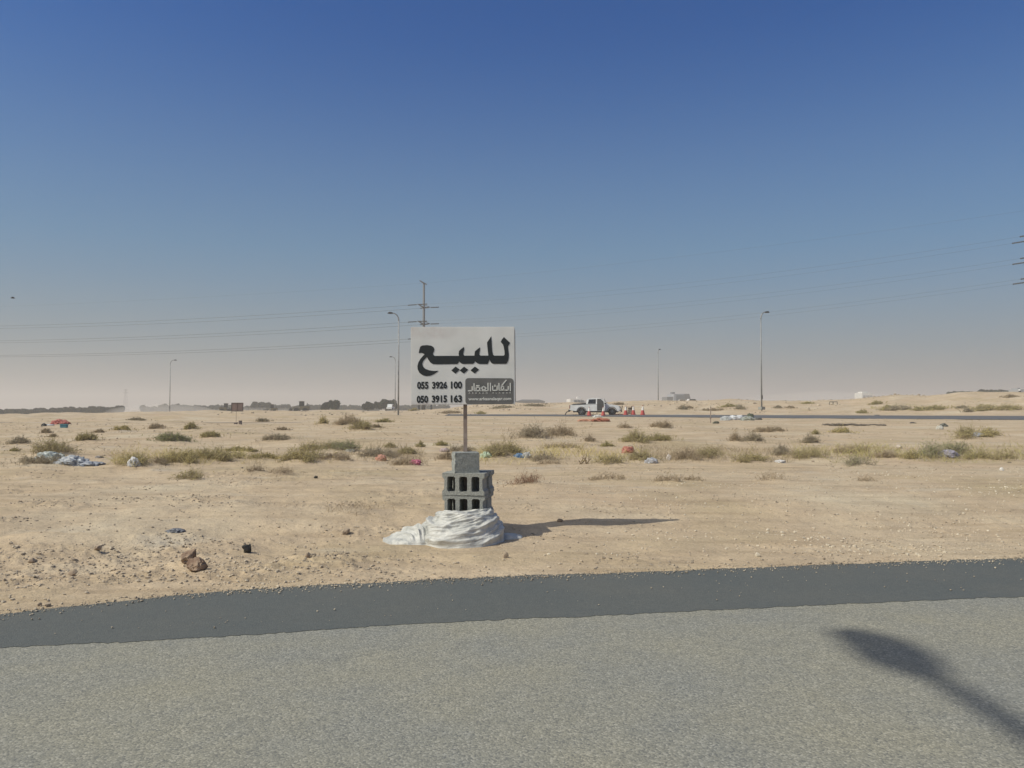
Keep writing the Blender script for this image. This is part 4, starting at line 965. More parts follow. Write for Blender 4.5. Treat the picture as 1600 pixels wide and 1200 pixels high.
# ------------------------------------------------------------------ street lamps
def lamp(loc, hgt, rz, label, arm=.62, group='street lamps along the far roads', head=.55, hw=.26):
    root = empty("street_lamp", loc, rz, label, 'street lamp', group)
    bm = bmesh.new(); tube(bm, [(0, 0, -.3), (0, 0, hgt - .8)], [.085, .05], 12); bobj("pole", bm, M['steel'], root, smooth=True)
    bm = bmesh.new(); P = [(arm * (1 - math.cos(a)), 0, hgt - .8 + .75 * math.sin(a)) for a in [R(v) for v in range(0, 91, 10)]]
    tube(bm, P, [.068 - .002 * i for i in range(10)], 10); bobj("arm", bm, M['steel'], root, smooth=True)
    bm = bmesh.new(); prof = [(0, -.05), (0, .05), (.25, .10), (head * .7, .09), (head, .0), (head * .95, -.05), (.25, -.08)]
    a = prism(bm, [(arm - .05 + p[0], hgt - .05 + p[1]) for p in prof], -hw / 2, hw / 2)
    for v in a:
        if v.co.x < arm + .1: v.co.y *= .45
        if v.co.x > arm + head * .8: v.co.y *= .6
    bobj("lamp_head", bm, M['darksteel'], root)
    bm = bmesh.new(); box(bm, (0, 0, -.05), (.5, .5, .3), bev=.02); bobj("base", bm, M['block'], root)
    bm = bmesh.new(); box(bm, (0, -.10, 1.1), (.12, .02, .4)); bobj("hatch", bm, M['darksteel'], root)
    return root
def lamp_px(px, ytop, ybase, d, rz, label):
    z = CAMH + (HY - ybase) / F * d; x = (px - 800) / F * d; return lamp((x, d, z), (ybase - ytop) * d / F, rz, label)
lamp_px(622.5, 488, 650, 76, R(180), 'street lamp with curved arm to the left, just left of the sign', )
lamp_px(1190, 486, 637, 80, R(25), 'street lamp with curved arm to the right, tallest on the right')
lamp_px(265.5, 562, 646, 142, R(30), 'distant street lamp at the far left')
lamp_px(617.5, 557, 646, 138, R(170), 'distant street lamp close behind the lamp left of the sign')
lamp_px(1028.5, 545, 639, 132, R(60), 'distant street lamp right of the truck and cones')
# lamp behind the viewer whose head throws its shadow on the road
LH = 12.0; cot = 1 / math.tan(SUN_EL)
hx, hy_ = 1.95, 3.95                # where the shadow of the head should fall
lamp((hx + .15 - SHX * LH * cot, hy_ - 2.1 - SHY * LH * cot, 0), LH, R(96), 'street lamp beside the near road', arm=1.7, group='street lamps along the far roads', head=.75, hw=.25)

# ------------------------------------------------------------------ power line
TL = (-18.4, 160.0); TR = (81.6, 120.0); TLL = (-180.0, 206.0)
def tower(p, zs, top, dirv, label, base_r=.42):
    z0 = hz(*p) - .3; root = empty("power_pylon", (p[0], p[1], z0), 0, label, 'power pylon', 'steel pole pylons')
    bm = bmesh.new(); tube(bm, [(0, 0, 0), (0, 0, top - z0)], [base_r, .2], 12); bobj("pole", bm, M['pylonsteel'], root, smooth=True)
    px_, py_ = -dirv[1], dirv[0]
    for z in zs:
        for s in (-1, 1):
            bm = bmesh.new(); tube(bm, [(0, 0, z - z0 - .35), (px_ * s * 2.6, py_ * s * 2.6, z - z0 + .1)], [.16, .09], 8); tube(bm, [(0, 0, z - z0 + .3), (px_ * s * 2.6, py_ * s * 2.6, z - z0 + .1)], .05, 6)
            bobj("cross_arm", bm, M['pylonsteel'], root)
    bm = bmesh.new(); tube(bm, [(-px_ * 1.2, -py_ * 1.2, top - z0 - .1), (px_ * 1.2, py_ * 1.2, top - z0 + .1)], .1, 6); tube(bm, [(-.9, 0, top - z0 + .55), (.6, 0, top - z0 - .3)], .12, 6); bobj("top_arm", bm, M['pylonsteel'], root)
    return root
def un(a, b): d = math.hypot(b[0] - a[0], b[1] - a[1]); return ((b[0] - a[0]) / d, (b[1] - a[1]) / d)
ZL = [22.4, 18.9, 15.4]; ZR = [27.9, 24.5, 21.3]; ZLL = [22.6, 18.9, 15.3]
d1 = un(TR, TL); d0 = un(TL, TLL)
tower(TL, ZL, 27.2, d1, 'dark steel pole power pylon rising behind the sign')
tower(TR, ZR, 32.3, d1, 'steel pole power pylon at the right border')
tower(TLL, ZLL, 27, d0, 'steel pole power pylon beyond the left border')
for x_, lb in ((654.5, 'left guard post beside the pylon foot'), (674, 'right guard post beside the pylon foot')):
    q = at(x_, 157); bm = bmesh.new(); tube(bm, [(0, 0, -.3), (0, 0, 1.75), (0, 0, 1.85)], [.2, .2, .12], 10); tag(bobj("guard_post", bm, M['darksteel'], None, (q.x, q.y, CAMH + (HY - 645) / F * 157)), lb, 'post')
def wire(a, b, sag, label, r=.013, ins=True):
    a, b = Vector(a), Vector(b); n = 40; P = [a.lerp(b, t / n) - Vector((0, 0, sag * 4 * (t / n) * (1 - t / n))) for t in range(n + 1)]
    bm = bmesh.new(); tube(bm, P, r, 5); root = bobj("power_line", bm, M['wire']); tag(root, label, 'power line', 'power lines between the pylons')
    if ins:
        for q0, q1 in ((P[0], P[1]), (P[-1], P[-2])):
            d = (q1 - q0).normalized(); bm = bmesh.new(); pts = []; rs = []
            for k in range(17): pts.append(q0 + d * (.25 + k * .12)); rs.append(.14 if k % 2 else .07)
            tube(bm, pts, rs, 8); bobj("insulator", bm, M['darksteel'], root)
lev = ('upper', 'middle', 'lower')
for side in ('right', 'left'):
    A, Bt, ZA, ZB = (TL, TR, ZL, ZR) if side == 'right' else (TL, TLL, ZL, ZLL)
    for i in range(3):
        for s in (-1, 1):
            pa = (-d1[1] * s * 2.6, d1[0] * s * 2.6); pb = (-d0[1] * s * 2.6, d0[0] * s * 2.6) if side == 'left' else pa
            nf = 'nearer' if pa[1] < 0 else 'farther'
            wire((A[0] + pa[0], A[1] + pa[1], ZA[i]), (Bt[0] + pb[0], Bt[1] + pb[1], ZB[i]), 1.6 if side == 'right' else 1.5, f'{nf} cable of the {lev[i]} power line pair on the {side} of the middle pylon', .010 if side == 'right' else .025)
    ta, tb_ = (27.2, 32.3) if side == 'right' else (27.2, 27)
    wire((A[0], A[1], ta), (Bt[0], Bt[1], tb_), .8, f'thin topmost cable on the {side} of the middle pylon', .008, False)

# ------------------------------------------------------------------ pickup truck
def truck(loc, rz):
    root = empty("pickup_truck", loc, rz, 'white double cab pickup truck with its front door open by the cones', 'pickup truck')
    Wd = 1.80; y0, y1 = -Wd / 2, Wd / 2
    # lower body with wheel arches (x forward = front)
    def arch(cx, r, n=10): return [(cx + r * math.cos(math.pi * k / n), .40 + r * math.sin(math.pi * k / n)) for k in range(n + 1)]   # right to left
    prof = [(-2.62, .55), (-2.62, .95), (-2.58, 1.08), (-.85, 1.10), (1.20, 1.13), (1.60, 1.13), (2.20, 1.03), (2.42, .92), (2.50, .70), (2.46, .42)] + arch(1.66, .46) + arch(-1.42, .46) + [(-2.40, .50)]
    bm = bmesh.new(); prism(bm, prof, y0, y1); bmesh.ops.bevel(bm, geom=[e for e in bm.edges if abs(abs(e.verts[0].co.y) - Wd / 2) < .01 and abs(abs(e.verts[1].co.y) - Wd / 2) < .01 and e.verts[0].co.y * e.verts[1].co.y > 0], offset=.05, segments=2, affect='EDGES')
    bobj("body", bm, M['white'], root)
    bm = bmesh.new(); v = prism(bm, [(-.95, 1.10), (-.90, 1.60), (-.70, 1.76), (.10, 1.79), (.50, 1.74), (1.28, 1.13)], y0 + .06, y1 - .06)
    for q in v:
        if q.co.z > 1.3: q.co.y *= .86
    bobj("cab", bm, M['white'], root)
    for s in (-1, 1):
        yy = s * (Wd / 2 - .075)
        def win(pts, nm):
            bm = bmesh.new(); vs = [bm.verts.new((x, s * ((Wd / 2 - .06) - (z - 1.10) * .152 + .012), z)) for x, z in pts]; vb = [bm.verts.new(q.co - Vector((0, s * .02, 0))) for q in vs]
            bm.faces.new(vs); bm.faces.new(vb[::-1])
            for i in range(len(vs)): bm.faces.new((vs[i], vs[(i + 1) % len(vs)], vb[(i + 1) % len(vs)], vb[i]))
            bobj(nm, bm, M['glass'], root)
        win([(-.78, 1.20), (.02, 1.20), (.02, 1.66), (-.66, 1.64)], "window")
        if s > 0: win([(.10, 1.20), (1.02, 1.20), (.50, 1.66), (.10, 1.67)], "window")
        for cx in (1.66, -1.42):
            bm = bmesh.new(); r_ = .385; 
            bmesh.ops.create_cone(bm, cap_ends=True, segments=28, radius1=r_, radius2=r_, depth=.26); bmesh.ops.rotate(bm, cent=(0, 0, 0), matrix=Matrix.Rotation(R(90), 3, 'X'), verts=bm.verts[:])
            bmesh.ops.bevel(bm, geom=[e for e in bm.edges if abs(e.verts[0].co.y - e.verts[1].co.y) < .01], offset=.04, segments=2, affect='EDGES')
            wh = empty("wheel", (cx, s * .80, .385)); wh.parent = root; bobj("tyre", bm, M['tyre'], wh)
            bm = bmesh.new(); bmesh.ops.create_cone(bm, cap_ends=True, segments=20, radius1=.09, radius2=.09, depth=.06); bmesh.ops.rotate(bm, cent=(0, 0, 0), matrix=Matrix.Rotation(R(90), 3, 'X'), verts=bm.verts[:])
            for k in range(6): 
                a = k * math.pi / 3; box(bm, (.13 * math.cos(a), 0, .13 * math.sin(a)), (.05, .03, .05))
                tube(bm, [(0, 0, 0), (.23 * math.cos(a), 0, .23 * math.sin(a))], .03, 6)
            bmesh.ops.translate(bm, vec=(0, s * .12, 0), verts=bm.verts[:]); bobj("rim", bm, M['rim'], wh)
            bm = bmesh.new(); pr2 = [(cx + .50 * math.cos(math.pi * k / 12), .40 + .50 * math.sin(math.pi * k / 12)) for k in range(13)] + [(cx + .45 * math.cos(math.pi * k / 12), .40 + .45 * math.sin(math.pi * k / 12)) for k in range(12, -1, -1)]
            prism(bm, pr2, s * (Wd / 2 - .04), s * (Wd / 2 + .03)); bobj("wheel_arch", bm, M['blackpl'], root)
        bm = bmesh.new(); box(bm, (2.36, s * .72, .88), (.22, .30, .16), bev=.03); bobj("headlight", bm, mat("headlight_glass", (.35, .37, .38), .15), root)
        bm = bmesh.new(); box(bm, (-2.60, s * .84, .88), (.10, .14, .34), bev=.02); bobj("tail_light", bm, mat("tail_red", (.16, .02, .02), .3), root)
        bm = bmesh.new(); box(bm, (.1, s * (Wd / 2 - .02), .43), (2.1, .12, .07), bev=.02); bobj("side_step", bm, M['blackpl'], root)
        bm = bmesh.new(); box(bm, (1.0, s * (Wd / 2 + .13), 1.22), (.12, .24, .17), bev=.03); bobj("mirror", bm, M['blackpl'], root)
    bm = bmesh.new(); box(bm, (.0, 0, .40), (4.6, 1.2, .16)); tube(bm, [(-2.6, -.5, .45), (-2.95, -.7, .35), (-3.1, -.8, .06)], .05, 6); bobj('chassis', bm, M['blackpl'], root)
    # windscreen, grille, bumpers, bed
    bm = bmesh.new(); vs = [bm.verts.new(p) for p in ((1.25, -.74, 1.17), (1.25, .74, 1.17), (.555, .67, 1.72), (.555, -.67, 1.72))]; bm.faces.new(vs); bmesh.ops.solidify(bm, geom=bm.faces[:], thickness=-.02)
    for q in bm.verts: q.co += Vector((.03, 0, .03))
    bobj("windscreen", bm, M['glass'], root)
    bm = bmesh.new(); box(bm, (2.47, 0, .80), (.08, 1.15, .30), bev=.03); box(bm, (2.46, 0, .50), (.09, 1.3, .14), bev=.02); bobj("grille", bm, M['blackpl'], root)
    bm = bmesh.new(); box(bm, (2.50, 0, .62), (.16, 1.70, .10), bev=.03); bobj("front_bumper", bm, M['white'], root)
    bm = bmesh.new(); box(bm, (2.60, 0, .44), (.12, 1.5, .16), bev=.03); tube(bm, [(2.60, -.62, .45), (2.68, -.60, .98), (2.68, .60, .98), (2.60, .62, .45)], .035, 8); bobj('bull_bar', bm, M['blackpl'], root)
    bm = bmesh.new(); box(bm, (-2.70, 0, .52), (.16, 1.62, .14), bev=.03); bobj("rear_bumper", bm, M['darksteel'], root)
    bm = bmesh.new(); box(bm, (-1.74, 0, 1.106), (1.55, 1.60, .02)); box(bm, (-1.3, .1, 1.16), (.5, .9, .14), rz=.3, bev=.03); box(bm, (-1.85, -.2, 1.15), (.6, .7, .11), rz=-.2, bev=.03)
    tube(bm, [(-2.4, .4, 1.14), (-1.0, .2, 1.25)], .05, 8); bobj("bed_load", bm, M['blackpl'], root)
    bm = bmesh.new(); box(bm, (-.60, 0, 1.13), (3.6, 1.812, .02)); bobj("side_line", bm, M['blackpl'], root)
    # dark open doorway and the open door
    bm = bmesh.new(); prism(bm, [(.16, .50), (.16, 1.13), (1.12, 1.13), (1.12, .50)], y0 - .014, y0 + .1)
    v = prism(bm, [(.16, 1.13), (.16, 1.70), (.52, 1.69), (1.12, 1.131)], y0 + .044, y0 + .12)
    for q in v:
        if q.co.z > 1.3: q.co.y += .09
    bobj("doorway", bm, mat("cab_interior", (.05, .052, .052), .8), root)
    dr = empty("door", (1.12, y0, 0), R(0)); dr.parent = root; dr.rotation_euler = (0, 0, R(78))
    bm = bmesh.new(); prism(bm, [(-.98, .50), (-.98, 1.14), (0, 1.14), (0, .50)], -.05, .03); bobj("door_panel", bm, M['white'], dr)
    bm = bmesh.new()
    tube(bm, [(-.96, 0, 1.14), (-.94, .06, 1.68), (-.60, .08, 1.70), (0, 0, 1.14)], .03, 6); bobj("door_frame", bm, M['white'], dr)
    bm = bmesh.new(); box(bm, (-.85, -.06, 1.02), (.18, .04, .04)); bobj("door_handle", bm, M['blackpl'], dr)
    return root
g = at(931, 79, .404); truck(g, R(-9))
# ------------------------------------------------------------------ cones
def cone():
    root = empty("traffic_cone", (0, 0, 0), 0, 'x', 'traffic cone', 'red traffic cones round the truck')
    bm = bmesh.new(); tube(bm, [(0, 0, .06), (0, 0, .48)], [.21, .12], 14); bobj("lower_cone", bm, M['conered'], root)
    bm = bmesh.new(); tube(bm, [(0, 0, .48), (0, 0, .86)], [.115, .05], 14); bobj("reflective_sleeve", bm, M['conewhite'], root)
    bm = bmesh.new(); tube(bm, [(0, 0, .86), (0, 0, .93)], [.045, .04], 12); bobj("tip", bm, M['conered'], root)
    bm = bmesh.new(); box(bm, (0, 0, .03), (.46, .46, .055), bev=.02); bobj("base", bm, M['conered'], root)
    return root
c0 = cone()
for i, (px_, d_, s_, lb) in enumerate(((920.5, 76.3, .95, 'red cone in front of the truck bed'), (942.5, 76.0, .95, 'red cone in front of the open truck door'),
                                   (977.5, 77.5, 1.0, 'first red cone right of the truck front'), (989.5, 77.8, 1.0, 'red cone right beside the small generator'), (1004, 76.5, 1.02, 'rightmost red cone standing apart'))):
    o = c0 if i == 0 else copy_tree(c0); q = at(px_, d_); o.location = (q.x, q.y, max(q.z, .404)); o.scale = (s_ * 1.05,) * 2 + (s_,); o.rotation_euler = (0, 0, i * .4); o['label'] = lb
q = at(984, 78.3); root = empty("generator", (q.x, q.y, max(q.z, .404)), R(12), 'small pale and brown generator between two red cones', 'generator')
bm = bmesh.new(); box(bm, (0, 0, .30), (.5, .4, .42), bev=.04); bobj("body", bm, mat("tan_metal", (.42, .36, .26), .7), root)
bm = bmesh.new(); box(bm, (.05, 0, .64), (.34, .3, .22), bev=.05); tube(bm, [(.1, 0, .7), (.28, 0, .92)], .05, 8); bobj("engine", bm, mat("brown_engine", (.09, .06, .035), .7), root)
bm = bmesh.new()
for s in (-1, 1): tube(bm, [(-.27, s * .22, .05), (-.27, s * .22, .82), (.27, s * .22, .82), (.27, s * .22, .05)], .025, 6)
bobj("frame", bm, M['darksteel'], root)
for i, (a, b_, c, d, cc, lb) in enumerate(((928, 940, 648, 652, (.6, .6, .58), 'pale dumped sacks in front of the truck sill'), (960, 974, 646.5, 648.6, (.11, .05, .04), 'dark red flat heap left of the first right cone'))):
    crumple(a, b_, c, d, cc, lb, 'sack_heap', seed=70 + i, tr=0)

# ------------------------------------------------------------------ far buildings
HB = lambda n, c: mat(n, c, .85)
def block_building(px0, px1, yt, d, label, col, roofcol, parts, name="building", cat='building', depth=10):
    w = (px1 - px0) * d / F; x = ((px0 + px1) / 2 - 800) / F * d; z0 = min(hz(x, d), hz(x, d)) - .5; h = CAMH + (HY - yt) / F * d - z0
    root = empty(name, (x, d, z0), R(3), label, cat)
    parts(root, w, h, depth, HB(name + "_wall", col), HB(name + "_roof", roofcol)); return root
def winrow(root, w, h, n, zf, dy, sz=(.9, 1.1)):
    for i in range(n):
        x = (i + .5) / n * w - w / 2; bm = bmesh.new(); box(bm, (x, -dy / 2 - .03, h * zf), (sz[0], .1, sz[1])); f = bobj("window", bm, M['hazewin'], root)
def p_white(root, w, h, dp, a, b):
    bm = bmesh.new(); box(bm, (-w * .14, 0, h * .42), (w * .72, dp, h * .84)); bobj("wall", bm, a, root)
    bm = bmesh.new(); box(bm, (w * .36, 0, h * .36), (w * .27, dp * .7, h * .72)); bobj("annex", bm, a, root)
    bm = bmesh.new(); box(bm, (w * .10, 0, h * .925), (w * .18, 2, h * .16)); bobj("stair_room", bm, a, root)
    winrow(root, w * .6, h, 3, .62, dp)
block_building(888, 914, 620, 240, 'small hazy white building behind the truck bed', (.62, .60, .57), (.5, .5, .5), p_white)
def p_grey(root, w, h, dp, a, b):
    bm = bmesh.new(); box(bm, (-w * .06, 0, h * .44), (w * .40, dp, h * .88)); bobj("wall", bm, a, root)
    bm = bmesh.new(); box(bm, (-w * .38, 0, h * .36), (w * .24, dp * .8, h * .72)); bobj("annex", bm, b, root)
    bm = bmesh.new(); prism(bm, [(w * .14, 0), (w * .14, h * .88), (w * .34, h * .88), (w * .50, 0)], -dp / 2, dp / 2); bobj("sloped_hall", bm, b, root)
    bm = bmesh.new(); box(bm, (-w * .18, 0, h * .93), (w * .10, 3, h * .12)); bobj("stair_room", bm, b, root)
    winrow(root, w * .34, h, 4, .6, dp, (1.0, 3.0))
block_building(1038, 1078, 612.5, 300, 'hazy grey industrial hall with sloped right side', (.34, .35, .37), (.20, .20, .20), p_grey)
def p_shed(root, w, h, dp, a, b):
    bm = bmesh.new(); box(bm, (0, 0, h * .42), (w, dp, h * .82)); bobj("wall", bm, a, root)
    bm = bmesh.new(); prism(bm, [(-w * .52, h * .83), (w * .52, h * .83), (w * .3, h), (-w * .3, h)], -dp * .6, dp * .6); bobj("roof", bm, b, root)
    winrow(root, w, h, 8, .6, dp, (2.5, .8))
block_building(806, 850, 624.5, 420, 'faint long low shed on the horizon right of the sign', (.22, .24, .26), (.16, .18, .2), p_shed, "shed", 'shed')
def p_small(root, w, h, dp, a, b):
    bm = bmesh.new(); box(bm, (0, 0, h * .45), (w, dp, h * .9)); bobj("wall", bm, a, root)
    bm = bmesh.new(); box(bm, (-w * .1, 0, h * .93), (w * .5, dp * .6, h * .12)); bobj("roof_room", bm, a, root); winrow(root, w * .9, h, 3, .6, dp)
block_building(1341, 1358, 612, 260, 'small white cabin in the dust on the right horizon', (.65, .64, .6), (.4, .4, .4), p_small, depth=5)
block_building(1584, 1592, 606, 260, 'small grey box building at the right border horizon', (.30, .31, .32), (.4, .4, .4), p_small, depth=5)
block_building(1000, 1006, 627, 150, 'tiny white hut on the bank right of the cones', (.66, .63, .58), (.4, .4, .4), p_small, "hut", 'hut', depth=2)

# ------------------------------------------------------------------ far vehicles
def car(px_, ybase, d, rz, col, label, L=4.4, name="parked_car", tall=1.0):
    x = (px_ - 800) / F * d; z = CAMH + (HY - ybase) / F * d; root = empty(name, (x, d, z), rz, label, 'car' if tall < 1.2 else 'truck')
    m = mat(name + "_paint", col, .4); h = L / 2
    bm = bmesh.new(); prism(bm, [(-h, .3), (-h, .85), (h * .95, .82), (h, .3)], -.85, .85); bobj("body", bm, m, root)
    bm = bmesh.new(); prism(bm, [(-h * .75, .85), (-h * .55, 1.4 * tall), (h * .15, 1.42 * tall), (h * .5, .85)], -.75, .75); bobj("cabin", bm, m, root)
    for s in (-1, 1):
        bm = bmesh.new(); prism(bm, [(-h * .62, .9), (-h * .48, 1.32 * tall), (h * .12, 1.34 * tall), (h * .38, .9)], s * .76, s * .79); bobj("window", bm, M['glass'], root)
        for cx in (-h * .6, h * .62):
            bm = bmesh.new(); bmesh.ops.create_cone(bm, cap_ends=True, segments=16, radius1=.34, radius2=.34, depth=.22); bmesh.ops.rotate(bm, cent=(0, 0, 0), matrix=Matrix.Rotation(R(90), 3, 'X'), verts=bm.verts[:]); bobj("wheel", bm, M['tyre'], root, (cx, s * .8, .33))
    return root
car(1083, 633, 175, R(3), (.66, .64, .60), 'low white car on the bank right of the grey hall', 4.0)
car(1068, 633, 190, R(-6), (.60, .55, .46), 'pale sandy car left of the low white car', 3.8, "dusty_car")
car(611, 640.5, 235, R(80), (.60, .62, .62), 'distant white van on the plain left of the sign', 3.6, "van", 1.25)
def loader(px_, ybase, d, rz, label, sc=1.0, flip=1):
    x = (px_ - 800) / F * d; root = empty("wheel_loader", (x, d, CAMH + (HY - ybase) / F * d), rz, label, 'construction machine', 'construction machines at work on the left plain'); root.scale = (sc * flip, sc, sc)
    ym = mat("machine_paint", (.13, .11, .06), .6)
    bm = bmesh.new(); box(bm, (-.9, 0, 1.2), (2.2, 1.6, 1.0), bev=.1); box(bm, (.6, 0, 1.0), (1.2, 1.2, .5), bev=.05); bobj("body", bm, ym, root)
    bm = bmesh.new(); box(bm, (-.1, 0, 2.2), (1.1, 1.3, 1.3), bev=.08); bobj("cab", bm, M['glass'], root)
    bm = bmesh.new(); box(bm, (-.1, 0, 2.9), (1.3, 1.5, .1)); bobj("cab_roof", bm, ym, root)
    for s in (-1, 1):
        for cx in (-1.1, 1.1):
            bm = bmesh.new(); bmesh.ops.create_cone(bm, cap_ends=True, segments=16, radius1=.65, radius2=.65, depth=.5); bmesh.ops.rotate(bm, cent=(0, 0, 0), matrix=Matrix.Rotation(R(90), 3, 'X'), verts=bm.verts[:]); bobj("wheel", bm, M['tyre'], root, (cx, s * .9, .65))
    bm = bmesh.new(); tube(bm, [(.7, .4, 1.5), (1.7, .4, 1.5), (2.5, .4, .7)], .12, 6); tube(bm, [(.7, -.4, 1.5), (1.7, -.4, 1.5), (2.5, -.4, .7)], .12, 6); bobj("arm", bm, ym, root)
    bm = bmesh.new(); prism(bm, [(2.4, .3), (2.4, 1.1), (2.6, 1.2), (3.2, .3), (3.1, .15)], -1.2, 1.2); bobj("bucket", bm, M['darksteel'], root)
    bm = bmesh.new(); tube(bm, [(-1.4, .3, 1.7), (-1.4, .3, 2.5)], .08, 6); bobj("exhaust", bm, M['darksteel'], root)
    return root
loader(354, 645, 190, R(10), 'hazy loader left of the small brown board', .8, 1)
loader(425, 645, 200, R(190), 'hazy loader midway, with a raised mast', .75, 1)
loader(471, 645, 185, R(5), 'hazy loader left of the distant trees, largest of three', .95, -1)
# striped marker post at the right border
q = at(1593.5, 108); zbase = CAMH + (HY - 626) / F * 108; root = empty("marker_post", (q.x, q.y, zbase), 0, 'dark and white striped marker post at the right border', 'post')
for i in range(8):
    bm = bmesh.new(); tube(bm, [(0, 0, i * .2), (0, 0, i * .2 + .2)], .15, 10); bobj("stripe", bm, M['white'] if i % 2 else M['darksteel'], root)
# small frame things on the right bank
q = at(1302, 100); root = tag(bobj("trestle", (lambda b: (tube(b, [(-.5, 0, 0), (-.5, 0, .35), (.5, 0, .35), (.5, 0, 0)], .05, 6), tube(b, [(0, .1, 0), (0, .1, .35)], .05, 6), b)[-1])(bmesh.new()), M['darksteel'], None, (q.x, q.y, q.z)), 'low dark trestle on the bank right of the lamp', 'trestle')
# lattice mast, very far
d = 850; x = (196.5 - 800) / F * d; root = empty("lattice_tower", (x, d, -5), 0, 'very faint lattice tower far behind the left tree belt', 'tower')
bm = bmesh.new(); H_ = CAMH + (HY - 608) / F * d + 5
for sx in (-1, 1):
    for sy in (-1, 1): tube(bm, [(sx * 2.2, sy * 2.2, 0), (sx * .5, sy * .5, H_)], .09, 4)
for i in range(6):
    t = i / 6; u = (i + 1) / 6; a = 2.2 - 1.7 * t; b_ = 2.2 - 1.7 * u; tube(bm, [(-a, -a, H_ * t), (b_, -b_, H_ * u)], .06, 4); tube(bm, [(a, -a, H_ * t), (-b_, -b_, H_ * u)], .06, 4)
bobj("mast", bm, M['darksteel'], root)
bm = bmesh.new(); box(bm, (0, 0, H_ - 1), (5, .2, .3)); box(bm, (0, 0, H_ - 4), (6, .2, .3)); bobj("cross_arm", bm, M['darksteel'], root)

# ------------------------------------------------------------------ trees
TL_M = mat("tree_leaf", (.035, .050, .030), .85, 0, (.065, .080, .045), .25, 4, spec=.1); TW = mat("bark", (.09, .07, .055), .9)
def crown_mesh(cx, cz, w, h, dp, n, rg, leaf):
    nl = max(5, int(w / h * 5)); C = np.stack([rg.uniform(-.38, .38, nl) * w, rg.uniform(-.35, .35, nl) * dp, rg.uniform(.3, .78, nl) * h], -1); rad = rg.uniform(.2, .34, nl) * min(h, w) * 1.15
    li = rg.randint(0, nl, n); d = rg.normal(size=(n, 3)); d /= np.linalg.norm(d, axis=1)[:, None]; q = C[li] + d * (rad[li] * rg.uniform(.75, 1.08, n))[:, None]; q[:, 2] = np.clip(q[:, 2], .08 * h, h * 1.02)
    a = rg.normal(size=(n, 3)); a /= np.linalg.norm(a, axis=1)[:, None]; b = np.cross(a, rg.normal(size=(n, 3))); b /= np.linalg.norm(b, axis=1)[:, None]; s = leaf * rg.uniform(.5, 1.3, n)[:, None]
    V = np.stack([q - a * s, q + b * s * .7, q + a * s, q - b * s * .7], 1).reshape(-1, 3) + np.array([cx, 0, cz]); return V
def tree(px0, px1, yt, yb, d, label, seed, group='trees on the left horizon'):
    w = (px1 - px0) * d / F; x = ((px0 + px1) / 2 - 800) / F * d; zb_ = CAMH + (HY - yb) / F * d; h = (yb - yt) * d / F; rg = np.random.RandomState(seed)
    root = empty("tree", (x, d, zb_ - .4), 0, label, 'tree', group)
    V = crown_mesh(0, .4, w, h, w * .8, 2600, rg, .42); np_obj("crown", V, np.arange(len(V)).reshape(-1, 4), TL_M, root)
    bm = bmesh.new(); tube(bm, [(0, 0, -.5), (.1, 0, h * .35), (.2, .1, h * .6)], [.35, .25, .12], 8)
    for k in range(5):
        a = k * 1.3; tube(bm, [(.1, 0, h * .3), (math.cos(a) * w * .2, math.sin(a) * w * .2, h * .6)], [.15, .06], 6)
    bobj("trunk", bm, TW, root)
tree(505, 521, 629, 641, 230, 'round tree left of the biggest distant tree pair', 1)
tree(515, 538, 626.5, 641, 225, 'biggest round tree on the left horizon', 2)
tree(566, 584, 628.5, 640, 240, 'small round tree between the larger ones left of the lamp', 3)
tree(586, 620, 625.5, 640, 250, 'wide tree just left of the street lamp', 4)
tree(390, 425, 629, 642, 330, 'hazy wide tree above the middle loader', 5)
def belt(px0, px1, yt, yb, d0, d1, n, label, seed, leaf=.8):
    rg = np.random.RandomState(seed); Vs = []
    m_ = max(4, int((px1 - px0) / 7))
    for i in range(m_):
        t = (i + rg.uniform(.2, .8)) / m_; px_ = px0 + (px1 - px0) * t; d = d0 + (d1 - d0) * t + rg.uniform(0, 12); y_t = yt[0] + (yt[1] - yt[0]) * t; y_b = yb[0] + (yb[1] - yb[0]) * t
        h = (y_b - y_t) * d / F * rg.uniform(.86, 1.06); w = 13 * d / F * rg.uniform(.8, 1.2); V = crown_mesh(0, 0, w, h, w * .7, n, rg, leaf * d / 300 * .5)
        V += np.array([(px_ - 800) / F * d, d, CAMH + (HY - y_b) / F * d - .4]); Vs.append(V)
    V = np.vstack(Vs); o = np_obj("tree_belt", V, np.arange(len(V)).reshape(-1, 4), TL_M); return tag(o, label, 'tree belt', kind='stuff')
belt(-260, 195, (644, 633), (650, 647), 215, 290, 2400, 'dark green dense tree belt at the far left horizon', 1)
belt(222, 300, (631, 631), (646, 643), 330, 340, 1100, 'hazy tree belt behind the far left lamp', 2)
belt(290, 520, (632, 631), (643, 642), 400, 420, 1000, 'pale hazy tree belt behind the loaders', 3)
belt(520, 700, (633, 632), (641, 641), 440, 470, 900, 'faint tree belt behind the round trees', 4)
belt(1484, 1534, (611, 610), (618, 617), 330, 330, 700, 'faint hazy tree belt on the right horizon', 5)
belt(1530, 1574, (608, 608), (617, 617), 300, 300, 1200, 'darker tree belt on the right horizon', 6)
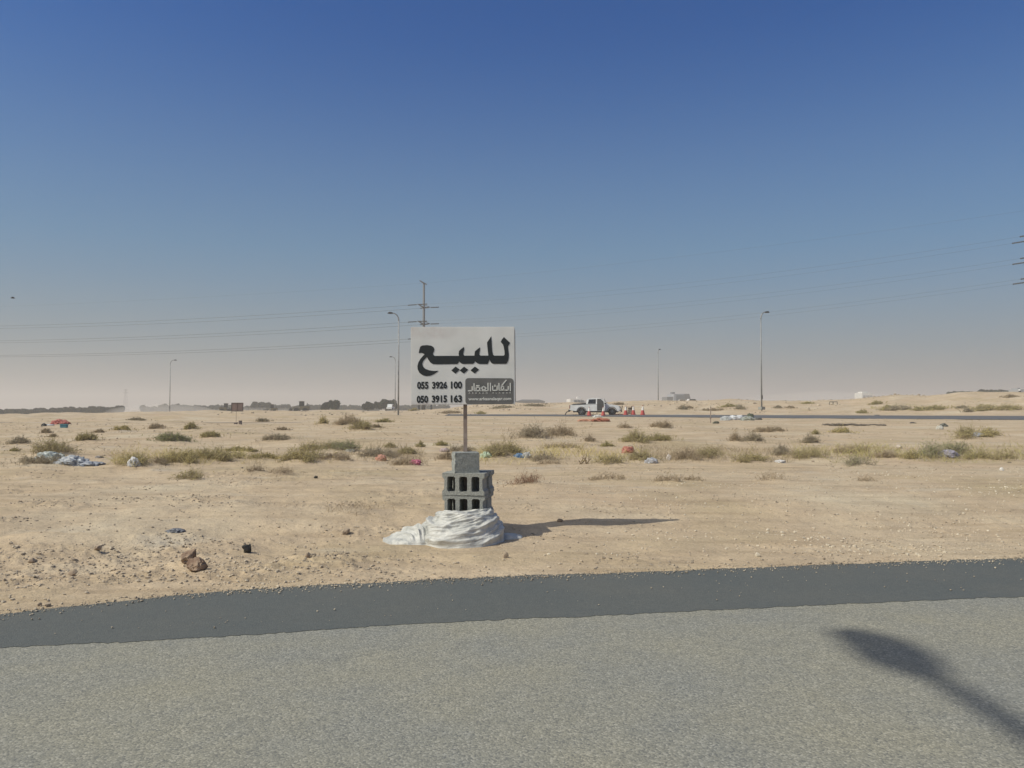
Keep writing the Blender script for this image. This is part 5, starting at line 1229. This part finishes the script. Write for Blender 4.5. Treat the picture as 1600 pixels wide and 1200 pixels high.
# ------------------------------------------------------------------ bird
d = 60; root = empty("bird", ((17 - 800) / F * d, d, CAMH + (HY - 465) / F * d), R(20), 'small dark bird gliding high at the left', 'bird'); bk = mat("bird_feather", (.03, .03, .035), .7)
v, f = ico(2); o = np_obj("body", v * np.array([.17, .05, .045]), f, bk, root, True)
for s in (-1, 1):
    bm = bmesh.new(); P = [(.07, s * .02, 0), (.09, s * .16, .07), (.0, s * .36, .05), (-.05, s * .15, .05), (-.06, s * .02, 0)]; vs = [bm.verts.new(p) for p in P]; bm.faces.new(vs); bmesh.ops.solidify(bm, geom=bm.faces[:], thickness=.01); bobj("wing", bm, bk, root)

# ------------------------------------------------------------------ dusty air
bm = bmesh.new(); box(bm, (0, 700, 14), (4200, 3200, 50))
hm = bpy.data.materials.new("dust_haze"); hm.use_nodes = True; n = hm.node_tree; n.nodes.remove(n.nodes["Principled BSDF"])
pv = n.nodes.new("ShaderNodeVolumePrincipled"); pv.inputs["Color"].default_value = (.88, .84, .80, 1); pv.inputs["Density"].default_value = .0011; pv.inputs["Anisotropy"].default_value = .2
n.links.new(pv.outputs[0], n.nodes["Material Output"].inputs["Volume"])
tag(bobj("haze", bm, hm), 'pale dusty air over the whole plain', 'haze', kind='stuff')

def dust(px0, px1, yt, yb, d, dep, label, dens):
    w = (px1 - px0) * d / F; h = (yb - yt) * d / F; v, f = ico(3); v = v * np.array([w / 2, dep / 2, h * .75]); q = at((px0 + px1) / 2, d)
    m = bpy.data.materials.new("raised_dust"); m.use_nodes = True; n = m.node_tree; n.nodes.remove(n.nodes["Principled BSDF"])
    p = n.nodes.new("ShaderNodeVolumePrincipled"); p.inputs["Color"].default_value = (.92, .88, .83, 1); p.inputs["Density"].default_value = dens
    n.links.new(p.outputs[0], n.nodes["Material Output"].inputs["Volume"])
    v = v * (1 + .15 * fbm(v[:, 0] / w * 5, v[:, 2] / h * 2, 5, 2))[:, None]
    o = np_obj("dust_cloud", v, f, m); o.location = (q.x, d, CAMH + (HY - yb) / F * d); tag(o, label, 'dust', kind='stuff')
dust(180, 330, 626, 645, 205, 30, 'pale dust cloud over the gap in the left tree belt', .028)
dust(300, 500, 634, 645, 215, 24, 'low dust haze behind the construction machines', .016)
dust(1150, 1420, 606, 630, 230, 40, 'pale dust blowing over the right sand ridge', .018)
